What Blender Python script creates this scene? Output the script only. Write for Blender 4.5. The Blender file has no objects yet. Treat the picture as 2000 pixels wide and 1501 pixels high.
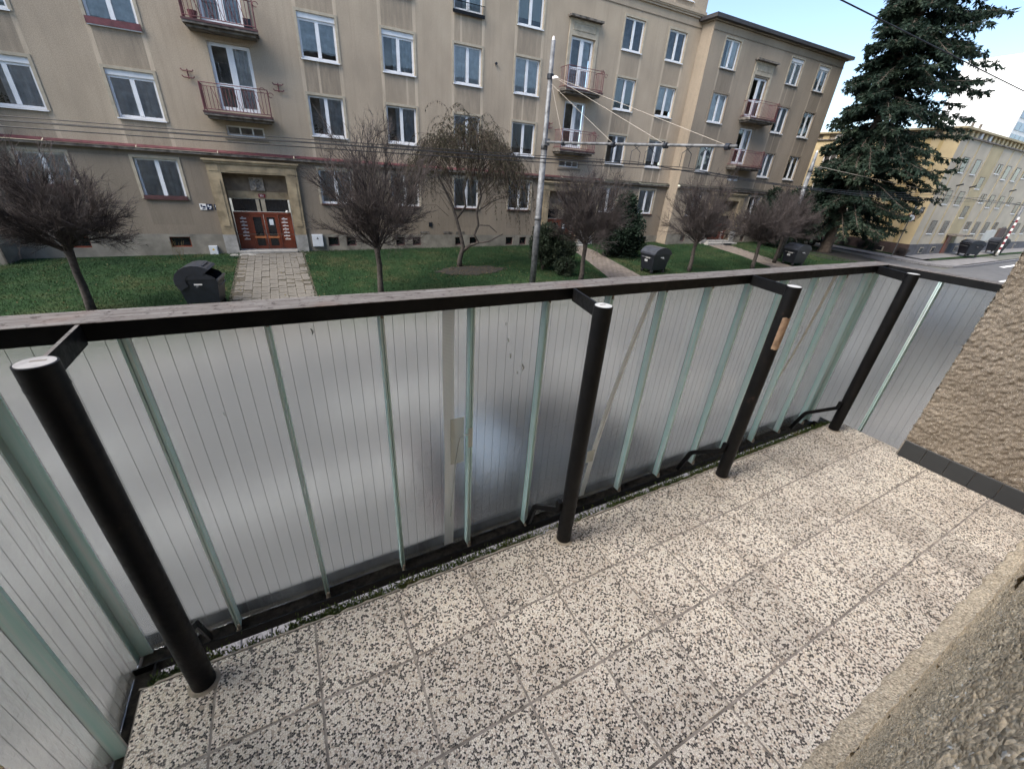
import bpy, math, random
import numpy as np
from mathutils import Vector, Matrix

# ------------------------------------------------------------------ camera
SC = bpy.context.scene
COL = SC.collection
CAM = np.array([-0.22365, -0.10720, 1.53016])
YAW, PITCH, ROLL = math.radians(29.5386), math.radians(27.4992), math.radians(4.1372)

def set_camera():
    sy, cy = math.sin(YAW), math.cos(YAW)
    sp, cp = math.sin(PITCH), math.cos(PITCH)
    f = Vector((sy * cp, cy * cp, -sp)); r = Vector((cy, -sy, 0)); u = r.cross(f)
    c, s = math.cos(ROLL), math.sin(ROLL)
    r2 = c * r + s * u; u2 = -s * r + c * u
    m = Matrix(((r2.x, u2.x, -f.x, CAM[0]), (r2.y, u2.y, -f.y, CAM[1]), (r2.z, u2.z, -f.z, CAM[2]), (0, 0, 0, 1)))
    cd = bpy.data.cameras.new('camera'); co = bpy.data.objects.new('camera', cd); COL.objects.link(co)
    co.matrix_world = m
    cd.sensor_fit = 'HORIZONTAL'; cd.sensor_width = 36.0; cd.lens = 787.58 / 2000.0 * 36.0
    cd.clip_start = 0.01; cd.clip_end = 3000
    SC.camera = co
set_camera()

# ------------------------------------------------------------------ sky, sun, exposure
SUN_AZ = math.atan2(-0.995, -0.06); SUN_EL = math.radians(50)
world = bpy.data.worlds.new('World'); SC.world = world; world.use_nodes = True
wn = world.node_tree; wn.nodes.clear()
sky = wn.nodes.new('ShaderNodeTexSky'); sky.sky_type = 'NISHITA'; sky.sun_disc = False
sky.sun_elevation = SUN_EL; sky.sun_rotation = SUN_AZ
sky.air_density = 1.0; sky.dust_density = 1.0; sky.ozone_density = 1.0; sky.altitude = 250
bg = wn.nodes.new('ShaderNodeBackground'); bg.inputs['Strength'].default_value = 0.048
wo = wn.nodes.new('ShaderNodeOutputWorld')
wn.links.new(sky.outputs[0], bg.inputs[0]); wn.links.new(bg.outputs[0], wo.inputs[0])
sl = bpy.data.lights.new('sun', 'SUN'); sl.energy = 1.5; sl.angle = math.radians(55); sl.color = (1.0, 0.935, 0.85)
so = bpy.data.objects.new('sun', sl); COL.objects.link(so)
_d = Vector((math.sin(SUN_AZ) * math.cos(SUN_EL), math.cos(SUN_AZ) * math.cos(SUN_EL), math.sin(SUN_EL)))
so.rotation_euler = _d.to_track_quat('Z', 'Y').to_euler()
so.location = (-20, 40, 40)
SC.view_settings.view_transform = 'Standard'; SC.view_settings.look = 'None'
SC.view_settings.exposure = 2.66; SC.view_settings.gamma = 1.0
SC.view_settings.use_curve_mapping = False
SC.render.engine = 'CYCLES'
SC.cycles.use_denoising = True
SC.cycles.max_bounces = 7; SC.cycles.diffuse_bounces = 3; SC.cycles.glossy_bounces = 3
SC.cycles.transmission_bounces = 6; SC.cycles.transparent_max_bounces = 10
SC.cycles.caustics_reflective = False
SC.cycles.use_adaptive_sampling = True; SC.cycles.adaptive_threshold = 0.02

random.seed(7); RNG = np.random.default_rng(7)

# ------------------------------------------------------------------ materials
def new_mat(name):
    m = bpy.data.materials.new(name); m.use_nodes = True
    nt = m.node_tree; b = nt.nodes.get('Principled BSDF')
    return m, nt, b
def N(nt, t, **kw):
    n = nt.nodes.new(t)
    for k, v in kw.items():
        if k in n.inputs: n.inputs[k].default_value = v
        else: setattr(n, k, v)
    return n
def coord(nt, which='Object'):
    return N(nt, 'ShaderNodeTexCoord').outputs[which]
def mapping(nt, src, scale=(1, 1, 1)):
    mp = N(nt, 'ShaderNodeMapping'); mp.inputs['Scale'].default_value = scale
    nt.links.new(src, mp.inputs['Vector']); return mp.outputs[0]
def noise(nt, src, scale, detail=4.0, rough=0.55):
    n = N(nt, 'ShaderNodeTexNoise'); n.inputs['Scale'].default_value = scale
    n.inputs['Detail'].default_value = detail; n.inputs['Roughness'].default_value = rough
    nt.links.new(src, n.inputs['Vector']); return n.outputs['Fac']
def ramp(nt, fac, stops, interp='LINEAR'):
    r = N(nt, 'ShaderNodeValToRGB'); r.color_ramp.interpolation = interp
    e = r.color_ramp.elements
    while len(e) < len(stops): e.new(0.5)
    for i, (p, c) in enumerate(stops):
        e[i].position = p; e[i].color = (c[0], c[1], c[2], 1) if len(c) == 3 else c
    nt.links.new(fac, r.inputs[0]); return r.outputs[0]
def mix(nt, fac, a, b, blend='MIX'):
    m = N(nt, 'ShaderNodeMix', data_type='RGBA', blend_type=blend)
    for sock, v in ((m.inputs[0], fac), (m.inputs[6], a), (m.inputs[7], b)):
        if isinstance(v, (int, float)): sock.default_value = v
        elif isinstance(v, tuple): sock.default_value = (v[0], v[1], v[2], 1)
        else: nt.links.new(v, sock)
    return m.outputs[2]
def math_(nt, op, a, b=0.0, clamp=False):
    m = N(nt, 'ShaderNodeMath', operation=op, use_clamp=clamp)
    for i, v in enumerate((a, b)):
        if isinstance(v, (int, float)): m.inputs[i].default_value = v
        else: nt.links.new(v, m.inputs[i])
    return m.outputs[0]
def bump(nt, b, h, strength, dist):
    bn = N(nt, 'ShaderNodeBump'); bn.inputs['Strength'].default_value = strength; bn.inputs['Distance'].default_value = dist
    nt.links.new(h, bn.inputs['Height']); nt.links.new(bn.outputs[0], b.inputs['Normal'])
def simple(name, c, rough=0.6, var=0.12, scale=6.0, metal=0.0, bs=0.0, spec=None):
    m, nt, b = new_mat(name)
    v = coord(nt)
    n = noise(nt, v, scale, 5)
    lo = tuple(max(0, x * (1 - var * 1.6)) for x in c); hi = tuple(min(1, x * (1 + var)) for x in c)
    nt.links.new(ramp(nt, n, [(0.3, lo), (0.7, hi)]), b.inputs['Base Color'])
    b.inputs['Roughness'].default_value = rough; b.inputs['Metallic'].default_value = metal
    if spec is not None: b.inputs['Specular IOR Level'].default_value = spec
    if bs: bump(nt, b, noise(nt, v, scale * 12, 3), bs, 0.01)
    return m

M = {}
def stucco(name, base, dark, light, streak_z=0.12):
    m, nt, b = new_mat(name); v = coord(nt)
    big = noise(nt, mapping(nt, v, (0.5, 0.5, 0.28)), 1.0, 5)
    c = ramp(nt, big, [(0.25, dark), (0.5, base), (0.78, light)])
    st = noise(nt, mapping(nt, v, (4.0, 4.0, streak_z)), 1.6, 4)
    c = mix(nt, math_(nt, 'MULTIPLY', ramp(nt, st, [(0.5, (0, 0, 0)), (0.75, (1, 1, 1))]), 0.30), c, tuple(x * 0.62 for x in base))
    fine = noise(nt, v, 34.0, 4, 0.7)
    c = mix(nt, 0.85, c, ramp(nt, fine, [(0.3, (0.60, 0.60, 0.60)), (0.7, (1.25, 1.25, 1.25))]), 'MULTIPLY')
    at = N(nt, 'ShaderNodeAttribute', attribute_name='stain')
    wob = noise(nt, mapping(nt, v, (7, 7, 1.2)), 1.0, 4)
    wr = ramp(nt, wob, [(0.3, (0.25, 0.25, 0.25)), (0.6, (1, 1, 1))])
    dk = math_(nt, 'MULTIPLY', math_(nt, 'MAXIMUM', at.outputs['Fac'], 0.0), wr)
    c = mix(nt, math_(nt, 'MULTIPLY', dk, 0.62), c, tuple(x * 0.55 for x in dark))
    lt = math_(nt, 'MULTIPLY', math_(nt, 'MAXIMUM', math_(nt, 'MULTIPLY', at.outputs['Fac'], -1.0), 0.0), wr)
    c = mix(nt, math_(nt, 'MULTIPLY', lt, 0.6), c, tuple(min(1, x * 1.35) for x in light))
    nt.links.new(c, b.inputs['Base Color']); b.inputs['Roughness'].default_value = 0.95
    b.inputs['Specular IOR Level'].default_value = 0.15
    bump(nt, b, fine, 0.5, 0.012)
    return m
M['stucco'] = stucco('beige_stucco', (0.430, 0.350, 0.262), (0.315, 0.260, 0.198), (0.515, 0.425, 0.320))
M['stucco_low'] = stucco('dark_beige_stucco', (0.250, 0.207, 0.160), (0.195, 0.163, 0.128), (0.305, 0.253, 0.196))
M['stucco_wing'] = stucco('brown_stucco', (0.320, 0.264, 0.202), (0.245, 0.205, 0.158), (0.385, 0.320, 0.246))
M['plinth'] = simple('plinth_render', (0.22, 0.20, 0.165), 0.95, 0.25, 1.6, bs=0.3)
M['portal'] = simple('sandstone_portal', (0.31, 0.245, 0.155), 0.9, 0.28, 2.2, bs=0.25)
M['portal_brown'] = simple('brown_render', (0.20, 0.155, 0.11), 0.9, 0.2, 3.0, bs=0.2)
M['cream'] = simple('cream_render', (0.41, 0.355, 0.27), 0.9, 0.15, 3.0)
M['white'] = simple('white_frame_paint', (0.74, 0.75, 0.76), 0.45, 0.05, 3.0)
M['red'] = simple('red_oxide_paint', (0.135, 0.040, 0.046), 0.6, 0.3, 5.0)
M['red_dk'] = simple('dark_red_paint', (0.085, 0.035, 0.035), 0.6, 0.25, 5.0)
M['slab'] = simple('grimy_concrete', (0.16, 0.14, 0.12), 0.95, 0.5, 4.0, bs=0.3)
M['stone'] = simple('grey_stone', (0.30, 0.29, 0.27), 0.9, 0.2, 4.0, bs=0.2)
M['doorwood'] = simple('red_brown_door', (0.165, 0.036, 0.016), 0.45, 0.2, 4.0)
M['doorpale'] = simple('orange_wood', (0.45, 0.17, 0.07), 0.5, 0.15, 4.0)
M['roof'] = simple('dark_roof_metal', (0.045, 0.042, 0.045), 0.6, 0.2, 3.0)
M['plaque'] = simple('relief_plaque', (0.30, 0.26, 0.22), 0.9, 0.25, 9.0)
M['bluep'] = simple('navy_enamel', (0.012, 0.018, 0.05), 0.35, 0.1)
M['redp'] = simple('red_enamel', (0.17, 0.022, 0.032), 0.35, 0.1)
M['boxgrey'] = simple('light_grey_box', (0.60, 0.62, 0.64), 0.5, 0.06)
M['warn'] = simple('yellow_warning', (0.65, 0.42, 0.02), 0.5, 0.05)
M['moss_stain'] = simple('mossy_ledge', (0.055, 0.050, 0.038), 0.95, 0.4, 6.0)
M['black'] = simple('black_plastic', (0.0095, 0.0125, 0.019), 0.45, 0.2, 5.0)
M['binlid'] = simple('highlighted_black_lid', (0.042, 0.047, 0.060), 0.3, 0.2, 4.0)  # lid grey lightened so the colour itself holds the highlights
M['rubber'] = simple('rubber', (0.012, 0.012, 0.013), 0.8, 0.2)
M['galv'] = simple('galvanised_steel', (0.125, 0.130, 0.138), 0.6, 0.4, 6.0, metal=0.2)
M['wire'] = simple('dark_wire', (0.008, 0.008, 0.009), 0.6, 0.1)
M['rope'] = simple('pale_stay_rope', (0.42, 0.375, 0.32), 0.8, 0.1)
M['ceramic'] = simple('white_insulator', (0.75, 0.70, 0.66), 0.4, 0.1)
M['yellow'] = simple('sun_warmed_yellow_facade', (0.62, 0.49, 0.285), 0.9, 0.07, 0.8)  # yellow paint, brightened so the colour also carries warm sunlight
M['yellow_dk'] = simple('ochre_facade_band', (0.54, 0.40, 0.19), 0.9, 0.07, 0.8)
M['pale'] = simple('pale_grey_cream_facade', (0.46, 0.40, 0.31), 0.9, 0.10, 0.7)
M['pale_dk'] = simple('cream_facade_band', (0.42, 0.345, 0.21), 0.9, 0.10, 0.7)
M['whitewash'] = simple('whitewashed_patch', (0.58, 0.56, 0.50), 0.9, 0.08, 1.0)
M['browplinth'] = simple('brown_plinth', (0.095, 0.065, 0.058), 0.9, 0.2, 2.0)
M['greyplinth'] = simple('grey_plinth', (0.10, 0.098, 0.105), 0.9, 0.2, 2.0)
M['darkglass'] = simple('dark_window', (0.095, 0.085, 0.078), 0.25, 0.25, 2.0)
M['doorglass'] = simple('door_glass', (0.012, 0.014, 0.017), 0.12, 0.3, 2.0)
M['towerglass'] = simple('tower_glass', (0.13, 0.17, 0.23), 0.15, 0.3, 0.2)
M['towerwhite'] = simple('tower_cladding', (0.72, 0.72, 0.71), 0.7, 0.04, 0.3)
M['bark'] = simple('grey_brown_bark', (0.055, 0.046, 0.040), 0.95, 0.4, 9.0, bs=0.5)
M['twig'] = simple('purple_brown_twigs', (0.052, 0.041, 0.039), 0.9, 0.4, 2.0)
M['willowtwig'] = simple('willow_twigs', (0.060, 0.042, 0.034), 0.9, 0.3, 2.0)
M['conbark'] = simple('conifer_bark', (0.10, 0.078, 0.062), 0.95, 0.4, 5.0, bs=0.6)
M['chrome'] = simple('door_handle_metal', (0.6, 0.6, 0.6), 0.3, 0.05, metal=1.0)
M['paper'] = simple('white_paper', (0.72, 0.76, 0.80), 0.8, 0.05)
M['carpaint'] = simple('dark_car_paint', (0.010, 0.012, 0.016), 0.45, 0.1, spec=0.25)
M['plate_white'] = simple('white_board', (0.75, 0.74, 0.72), 0.6, 0.04)

def leafmat(name, c1, c2, c3, sc=1.2, trans=0.25):
    m, nt, b = new_mat(name); v = coord(nt)
    n = noise(nt, v, sc, 4); g = N(nt, 'ShaderNodeNewGeometry')
    c = ramp(nt, n, [(0.3, c1), (0.52, c2), (0.75, c3)])
    c = mix(nt, 0.7, c, ramp(nt, g.outputs['Random Per Island'], [(0.0, (0.55, 0.55, 0.55)), (1.0, (1.4, 1.4, 1.4))]), 'MULTIPLY')
    nt.links.new(c, b.inputs['Base Color']); b.inputs['Roughness'].default_value = 0.7
    b.inputs['Specular IOR Level'].default_value = 0.25
    tr = N(nt, 'ShaderNodeBsdfTranslucent'); nt.links.new(c, tr.inputs['Color'])
    ms = N(nt, 'ShaderNodeMixShader'); ms.inputs[0].default_value = trans
    out = nt.nodes['Material Output']
    nt.links.new(b.outputs[0], ms.inputs[1]); nt.links.new(tr.outputs[0], ms.inputs[2]); nt.links.new(ms.outputs[0], out.inputs[0])
    return m
M['needle'] = leafmat('conifer_needles', (0.011, 0.024, 0.017), (0.018, 0.034, 0.022), (0.032, 0.046, 0.026), 0.5)
M['yew'] = leafmat('dark_evergreen', (0.008, 0.018, 0.012), (0.013, 0.026, 0.016), (0.022, 0.036, 0.02), 1.0)
M['bushleaf'] = leafmat('grey_green_leaf', (0.018, 0.030, 0.018), (0.032, 0.046, 0.028), (0.055, 0.070, 0.045), 1.6)
M['willowleaf'] = leafmat('olive_willow_leaf', (0.028, 0.027, 0.017), (0.042, 0.040, 0.024), (0.062, 0.052, 0.033), 1.2)
M['grass'] = leafmat('grass_blades', (0.016, 0.038, 0.017), (0.028, 0.062, 0.024), (0.080, 0.092, 0.040), 0.7, 0.25)
M['moss'] = leafmat('moss', (0.030, 0.050, 0.012), (0.06, 0.085, 0.02), (0.12, 0.10, 0.035), 9.0, 0.2)
M['dryweed'] = leafmat('dry_weed', (0.10, 0.08, 0.04), (0.14, 0.11, 0.05), (0.18, 0.14, 0.07), 4.0)

def lawnmat():
    m, nt, b = new_mat('lawn_soil'); v = coord(nt)
    n = noise(nt, v, 0.55, 5); f = noise(nt, v, 9.0, 4, 0.7)
    c = ramp(nt, n, [(0.3, (0.013, 0.032, 0.014)), (0.5, (0.022, 0.048, 0.019)), (0.70, (0.060, 0.062, 0.030))])
    c = mix(nt, 0.8, c, ramp(nt, f, [(0.3, (0.5, 0.5, 0.5)), (0.7, (1.3, 1.3, 1.3))]), 'MULTIPLY')
    nt.links.new(c, b.inputs['Base Color']); b.inputs['Roughness'].default_value = 1.0
    b.inputs['Specular IOR Level'].default_value = 0.1
    bump(nt, b, f, 0.6, 0.05); return m
M['lawn'] = lawnmat()
M['soil'] = simple('bare_bark_soil', (0.020, 0.017, 0.014), 1.0, 0.4, 8.0, bs=0.5)
M['asphalt'] = simple('asphalt', (0.092, 0.091, 0.092), 0.85, 0.12, 2.0, bs=0.15)
M['pave'] = simple('pavement_asphalt', (0.20, 0.19, 0.185), 0.9, 0.15, 2.0, bs=0.1)
M['paver'] = simple('concrete_paver', (0.150, 0.138, 0.120), 0.95, 0.25, 7.0, bs=0.3)
M['sand'] = simple('sandy_joint', (0.075, 0.065, 0.048), 1.0, 0.4, 10.0)
M['kerb'] = simple('granite_kerb', (0.155, 0.152, 0.160), 0.9, 0.35, 14.0, bs=0.2)
M['paint'] = simple('road_paint', (0.75, 0.75, 0.74), 0.7, 0.06, 3.0)
M['ground'] = simple('far_ground', (0.13, 0.13, 0.11), 1.0, 0.2, 0.2)

def brickpath():
    m, nt, b = new_mat('brick_path'); v = coord(nt)
    br = N(nt, 'ShaderNodeTexBrick'); nt.links.new(v, br.inputs['Vector'])
    br.inputs['Scale'].default_value = 1.0; br.inputs['Brick Width'].default_value = 0.32; br.inputs['Row Height'].default_value = 0.22
    br.inputs['Mortar Size'].default_value = 0.016
    br.inputs['Color1'].default_value = (0.20, 0.165, 0.14, 1); br.inputs['Color2'].default_value = (0.15, 0.125, 0.11, 1); br.inputs['Mortar'].default_value = (0.07, 0.065, 0.05, 1)
    n = noise(nt, v, 3.0, 4)
    c = mix(nt, 0.7, br.outputs[0], ramp(nt, n, [(0.3, (0.6, 0.6, 0.6)), (0.7, (1.25, 1.25, 1.25))]), 'MULTIPLY')
    nt.links.new(c, b.inputs['Base Color']); b.inputs['Roughness'].default_value = 0.95; return m
M['brickpath'] = brickpath()

# balcony materials
def terrazzo():
    m, nt, b = new_mat('terrazzo_tile'); v = coord(nt, 'Object')
    oi = N(nt, 'ShaderNodeObjectInfo')
    add = N(nt, 'ShaderNodeVectorMath', operation='ADD'); nt.links.new(v, add.inputs[0])
    sc = N(nt, 'ShaderNodeVectorMath', operation='SCALE'); nt.links.new(oi.outputs['Location'], sc.inputs[0]); sc.inputs['Scale'].default_value = 1.7
    nt.links.new(sc.outputs[0], add.inputs[1])
    warp = N(nt, 'ShaderNodeTexNoise'); warp.inputs['Scale'].default_value = 90; nt.links.new(add.outputs[0], warp.inputs['Vector'])
    w2 = N(nt, 'ShaderNodeVectorMath', operation='SCALE'); nt.links.new(warp.outputs['Color'], w2.inputs[0]); w2.inputs['Scale'].default_value = 0.006
    a2 = N(nt, 'ShaderNodeVectorMath', operation='ADD'); nt.links.new(add.outputs[0], a2.inputs[0]); nt.links.new(w2.outputs[0], a2.inputs[1])
    vo = N(nt, 'ShaderNodeTexVoronoi', feature='F1'); vo.inputs['Scale'].default_value = 165; nt.links.new(a2.outputs[0], vo.inputs['Vector'])
    ve = N(nt, 'ShaderNodeTexVoronoi', feature='DISTANCE_TO_EDGE'); ve.inputs['Scale'].default_value = 165; nt.links.new(a2.outputs[0], ve.inputs['Vector'])
    sep = N(nt, 'ShaderNodeSeparateColor'); nt.links.new(vo.outputs['Color'], sep.inputs[0])
    c = ramp(nt, sep.outputs[0], [(0.0, (0.018, 0.017, 0.019)), (0.17, (0.065, 0.058, 0.058)), (0.295, (0.80, 0.75, 0.68)), (0.58, (0.87, 0.83, 0.76)), (0.77, (0.46, 0.385, 0.325)), (0.87, (0.76, 0.68, 0.57))], 'CONSTANT')
    e = ramp(nt, ve.outputs['Distance'], [(0.03, (1, 1, 1)), (0.09, (0, 0, 0))])
    c = mix(nt, e, c, (0.40, 0.355, 0.30))
    d = noise(nt, coord(nt, 'Object'), 4.0, 5); w = N(nt, 'ShaderNodeNewGeometry')
    dw = noise(nt, w.outputs['Position'], 3.2, 5, 0.6)
    c = mix(nt, 0.75, c, ramp(nt, dw, [(0.30, (0.66, 0.61, 0.56)), (0.48, (0.94, 0.91, 0.88)), (0.62, (1.06, 1.04, 1.0))]), 'MULTIPLY')
    c = mix(nt, 0.5, c, ramp(nt, oi.outputs['Random'], [(0, (0.70, 0.68, 0.655)), (0.5, (0.94, 0.92, 0.89)), (1, (1.08, 1.05, 1.01))]), 'MULTIPLY')
    # dirt worn into the edges of the tile
    nt.links.new(c, b.inputs['Base Color']); b.inputs['Roughness'].default_value = 0.62
    bump(nt, b, ve.outputs['Distance'], 0.12, 0.002)
    return m
M['terrazzo'] = terrazzo()
M['grout'] = simple('grimy_grout', (0.31, 0.272, 0.238), 0.95, 0.35, 20.0, bs=0.3)
M['mortar'] = simple('mortar_edge', (0.36, 0.31, 0.25), 0.95, 0.25, 25.0, bs=0.4)

def blackmetal():
    m, nt, b = new_mat('black_painted_steel'); v = coord(nt); g = N(nt, 'ShaderNodeNewGeometry')
    n = noise(nt, v, 14, 6, 0.65); n2 = noise(nt, v, 55, 5, 0.7)
    c = ramp(nt, n, [(0.35, (0.0035, 0.0036, 0.0045)), (0.64, (0.008, 0.0078, 0.008)), (0.70, (0.030, 0.020, 0.016)), (0.80, (0.09, 0.075, 0.068))])
    nt.links.new(c, b.inputs['Base Color'])
    nt.links.new(ramp(nt, n2, [(0.3, (0.35, 0.35, 0.35)), (0.7, (0.62, 0.62, 0.62))]), b.inputs['Roughness']); b.inputs['Specular IOR Level'].default_value = 0.22
    bump(nt, b, n2, 0.15, 0.002); return m
M['steel'] = blackmetal()
def wornrail():
    m, nt, b = new_mat('weathered_rail_top'); v = coord(nt)
    st = mapping(nt, v, (5, 60, 60)); n = noise(nt, st, 1.0, 6, 0.7); n2 = noise(nt, v, 38, 6, 0.75)
    c = ramp(nt, n, [(0.25, (0.050, 0.043, 0.040)), (0.42, (0.125, 0.108, 0.098)), (0.6, (0.205, 0.190, 0.178)), (0.8, (0.32, 0.31, 0.30))])
    c = mix(nt, ramp(nt, n2, [(0.54, (0, 0, 0)), (0.62, (1, 1, 1))]), c, (0.05, 0.038, 0.034))
    c = mix(nt, math_(nt, 'MULTIPLY', ramp(nt, noise(nt, v, 3.0, 3), [(0.55, (0, 0, 0)), (0.7, (1, 1, 1))]), 0.35), c, (0.22, 0.12, 0.08))
    nt.links.new(c, b.inputs['Base Color']); b.inputs['Roughness'].default_value = 0.85; bump(nt, b, n2, 0.3, 0.002); return m
M['worn'] = wornrail()
M['capgrey'] = simple('painted_cap', (0.36, 0.345, 0.335), 0.7, 0.25, 30.0)
M['capwhite'] = simple('white_cap', (0.60, 0.595, 0.58), 0.7, 0.08, 30.0)
M['peel'] = simple('bare_board_label', (0.42, 0.285, 0.19), 0.85, 0.3, 30.0)
M['dirt'] = simple('channel_dirt', (0.03, 0.025, 0.02), 1.0, 0.6, 40.0, bs=0.8)

def wiredglass():
    m, nt, b = new_mat('wired_cast_glass'); v = coord(nt, 'Object'); g = N(nt, 'ShaderNodeNewGeometry')
    rip = noise(nt, mapping(nt, g.outputs['Position'], (9, 9, 4)), 1.0, 3)
    grain = noise(nt, g.outputs['Position'], 260, 3, 0.6)
    wav = noise(nt, mapping(nt, g.outputs['Position'], (2.5, 2.5, 26)), 1.0, 3)
    h = math_(nt, 'ADD', math_(nt, 'MULTIPLY', rip, 3.0), math_(nt, 'ADD', math_(nt, 'MULTIPLY', grain, 0.42), math_(nt, 'MULTIPLY', wav, 1.1)))
    b.inputs['Base Color'].default_value = (0.935, 0.965, 0.95, 1)
    b.inputs['Transmission Weight'].default_value = 1.0
    b.inputs['IOR'].default_value = 1.45
    b.inputs['Roughness'].default_value = 0.085
    bump(nt, b, h, 0.35, 0.004)
    dirt = noise(nt, mapping(nt, g.outputs['Position'], (6, 6, 1.6)), 2.0, 6, 0.65)
    tr = N(nt, 'ShaderNodeBsdfTranslucent'); tr.inputs['Color'].default_value = (0.80, 0.81, 0.78, 1)
    df = N(nt, 'ShaderNodeBsdfDiffuse'); df.inputs['Color'].default_value = (0.55, 0.54, 0.50, 1)
    m1 = N(nt, 'ShaderNodeMixShader'); m1.inputs[0].default_value = 0.45
    nt.links.new(tr.outputs[0], m1.inputs[1]); nt.links.new(df.outputs[0], m1.inputs[2])
    m2 = N(nt, 'ShaderNodeMixShader')
    nt.links.new(ramp(nt, dirt, [(0.3, (0.03, 0.03, 0.03)), (0.72, (0.17, 0.17, 0.17))]), m2.inputs[0])
    nt.links.new(b.outputs[0], m2.inputs[1]); nt.links.new(m1.outputs[0], m2.inputs[2])
    nt.links.new(m2.outputs[0], nt.nodes['Material Output'].inputs[0]); return m
M['glass'] = wiredglass()
def flange():
    m, nt, b = new_mat('green_glass_flange'); g = N(nt, 'ShaderNodeNewGeometry')
    n = noise(nt, mapping(nt, g.outputs['Position'], (60, 60, 2.2)), 1.0, 5)
    c = ramp(nt, n, [(0.28, (0.60, 0.92, 0.88)), (0.5, (0.76, 0.98, 0.955)), (0.68, (0.90, 0.99, 0.98)), (0.8, (0.96, 0.99, 0.985))])
    dirt = noise(nt, mapping(nt, g.outputs['Position'], (30, 30, 7)), 1.0, 5, 0.7)
    c = mix(nt, math_(nt, 'MULTIPLY', ramp(nt, dirt, [(0.60, (0, 0, 0)), (0.74, (1, 1, 1))]), 0.35), c, (0.38, 0.45, 0.37))
    b.inputs['Base Color'].default_value = (0.90, 0.985, 0.972, 1); b.inputs['Transmission Weight'].default_value = 1.0
    b.inputs['IOR'].default_value = 1.3; b.inputs['Roughness'].default_value = 0.12
    df = N(nt, 'ShaderNodeBsdfDiffuse'); nt.links.new(c, df.inputs[0])
    m2 = N(nt, 'ShaderNodeMixShader'); m2.inputs[0].default_value = 0.85
    nt.links.new(b.outputs[0], m2.inputs[1]); nt.links.new(df.outputs[0], m2.inputs[2])
    nt.links.new(m2.outputs[0], nt.nodes['Material Output'].inputs[0])
    return m
M['flange'] = flange()
M['glasswire'] = simple('embedded_wire', (0.10, 0.098, 0.094), 0.7, 0.2)
M['webbing'] = simple('white_mesh_tape', (0.70, 0.72, 0.70), 0.9, 0.08, 60.0)
def tapemat():
    m, nt, b = new_mat('translucent_tape')
    b.inputs['Base Color'].default_value = (0.80, 0.82, 0.74, 1); b.inputs['Roughness'].default_value = 0.5
    tp = N(nt, 'ShaderNodeBsdfTransparent'); ms = N(nt, 'ShaderNodeMixShader'); ms.inputs[0].default_value = 0.55
    nt.links.new(tp.outputs[0], ms.inputs[1]); nt.links.new(b.outputs[0], ms.inputs[2]); nt.links.new(ms.outputs[0], nt.nodes['Material Output'].inputs[0]); return m
M['tape'] = tapemat()
def meshtape():
    m, nt, b = new_mat('open_weave_strap'); g = N(nt, 'ShaderNodeNewGeometry')
    b.inputs['Base Color'].default_value = (0.95, 0.975, 0.975, 1); b.inputs['Roughness'].default_value = 0.9
    sp = N(nt, 'ShaderNodeSeparateXYZ'); nt.links.new(g.outputs['Position'], sp.inputs[0])
    sn = math_(nt, 'SINE', math_(nt, 'MULTIPLY', sp.outputs[2], 1100.0))
    fac = math_(nt, 'ADD', math_(nt, 'MULTIPLY', sn, 0.08), 0.86)
    tp = N(nt, 'ShaderNodeBsdfTransparent'); ms = N(nt, 'ShaderNodeMixShader')
    tl = N(nt, 'ShaderNodeBsdfTranslucent'); tl.inputs[0].default_value = (0.97, 0.98, 0.96, 1)
    m0 = N(nt, 'ShaderNodeMixShader'); m0.inputs[0].default_value = 0.35
    nt.links.new(b.outputs[0], m0.inputs[1]); nt.links.new(tl.outputs[0], m0.inputs[2])
    nt.links.new(fac, ms.inputs[0]); nt.links.new(tp.outputs[0], ms.inputs[1]); nt.links.new(m0.outputs[0], ms.inputs[2])
    nt.links.new(ms.outputs[0], nt.nodes['Material Output'].inputs[0]); return m
M['strap'] = meshtape()
def rough_wall(name, a, bcol, spk, k=1.0):
    m, nt, b = new_mat(name); g = N(nt, 'ShaderNodeNewGeometry'); P = g.outputs['Position']
    n = noise(nt, P, 5, 5); f = noise(nt, P, 170 * k, 4, 0.7); s = noise(nt, P, 110 * k, 2, 0.5)
    vo = N(nt, 'ShaderNodeTexVoronoi', feature='F1'); vo.inputs['Scale'].default_value = 165 * k; nt.links.new(P, vo.inputs['Vector'])
    sep = N(nt, 'ShaderNodeSeparateColor'); nt.links.new(vo.outputs['Color'], sep.inputs[0])
    c = ramp(nt, n, [(0.3, a), (0.7, bcol)])
    c = mix(nt, 0.85, c, ramp(nt, f, [(0.28, (0.42, 0.42, 0.42)), (0.72, (1.4, 1.4, 1.4))]), 'MULTIPLY')
    c = mix(nt, 0.6, c, ramp(nt, sep.outputs[0], [(0.0, (0.30, 0.28, 0.26)), (0.4, (0.95, 0.95, 0.95)), (1.0, (1.5, 1.47, 1.42))]), 'MULTIPLY')
    c = mix(nt, ramp(nt, s, [(0.665, (0, 0, 0)), (0.70, (1, 1, 1))]), c, spk)
    nt.links.new(c, b.inputs['Base Color']); b.inputs['Roughness'].default_value = 0.97; b.inputs['Specular IOR Level'].default_value = 0.1
    h = math_(nt, 'SUBTRACT', math_(nt, 'MULTIPLY', f, 0.8), vo.outputs['Distance'])
    bump(nt, b, h, 0.75, 0.005 / k); return m
M['roughcast'] = rough_wall('brown_roughcast', (0.235, 0.198, 0.157), (0.312, 0.267, 0.215), (0.78, 0.73, 0.65), 1.7)
M['roughgrey'] = rough_wall('greyish_roughcast', (0.590, 0.470, 0.315), (0.740, 0.610, 0.425), (0.92, 0.87, 0.76), 2.6)
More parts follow.
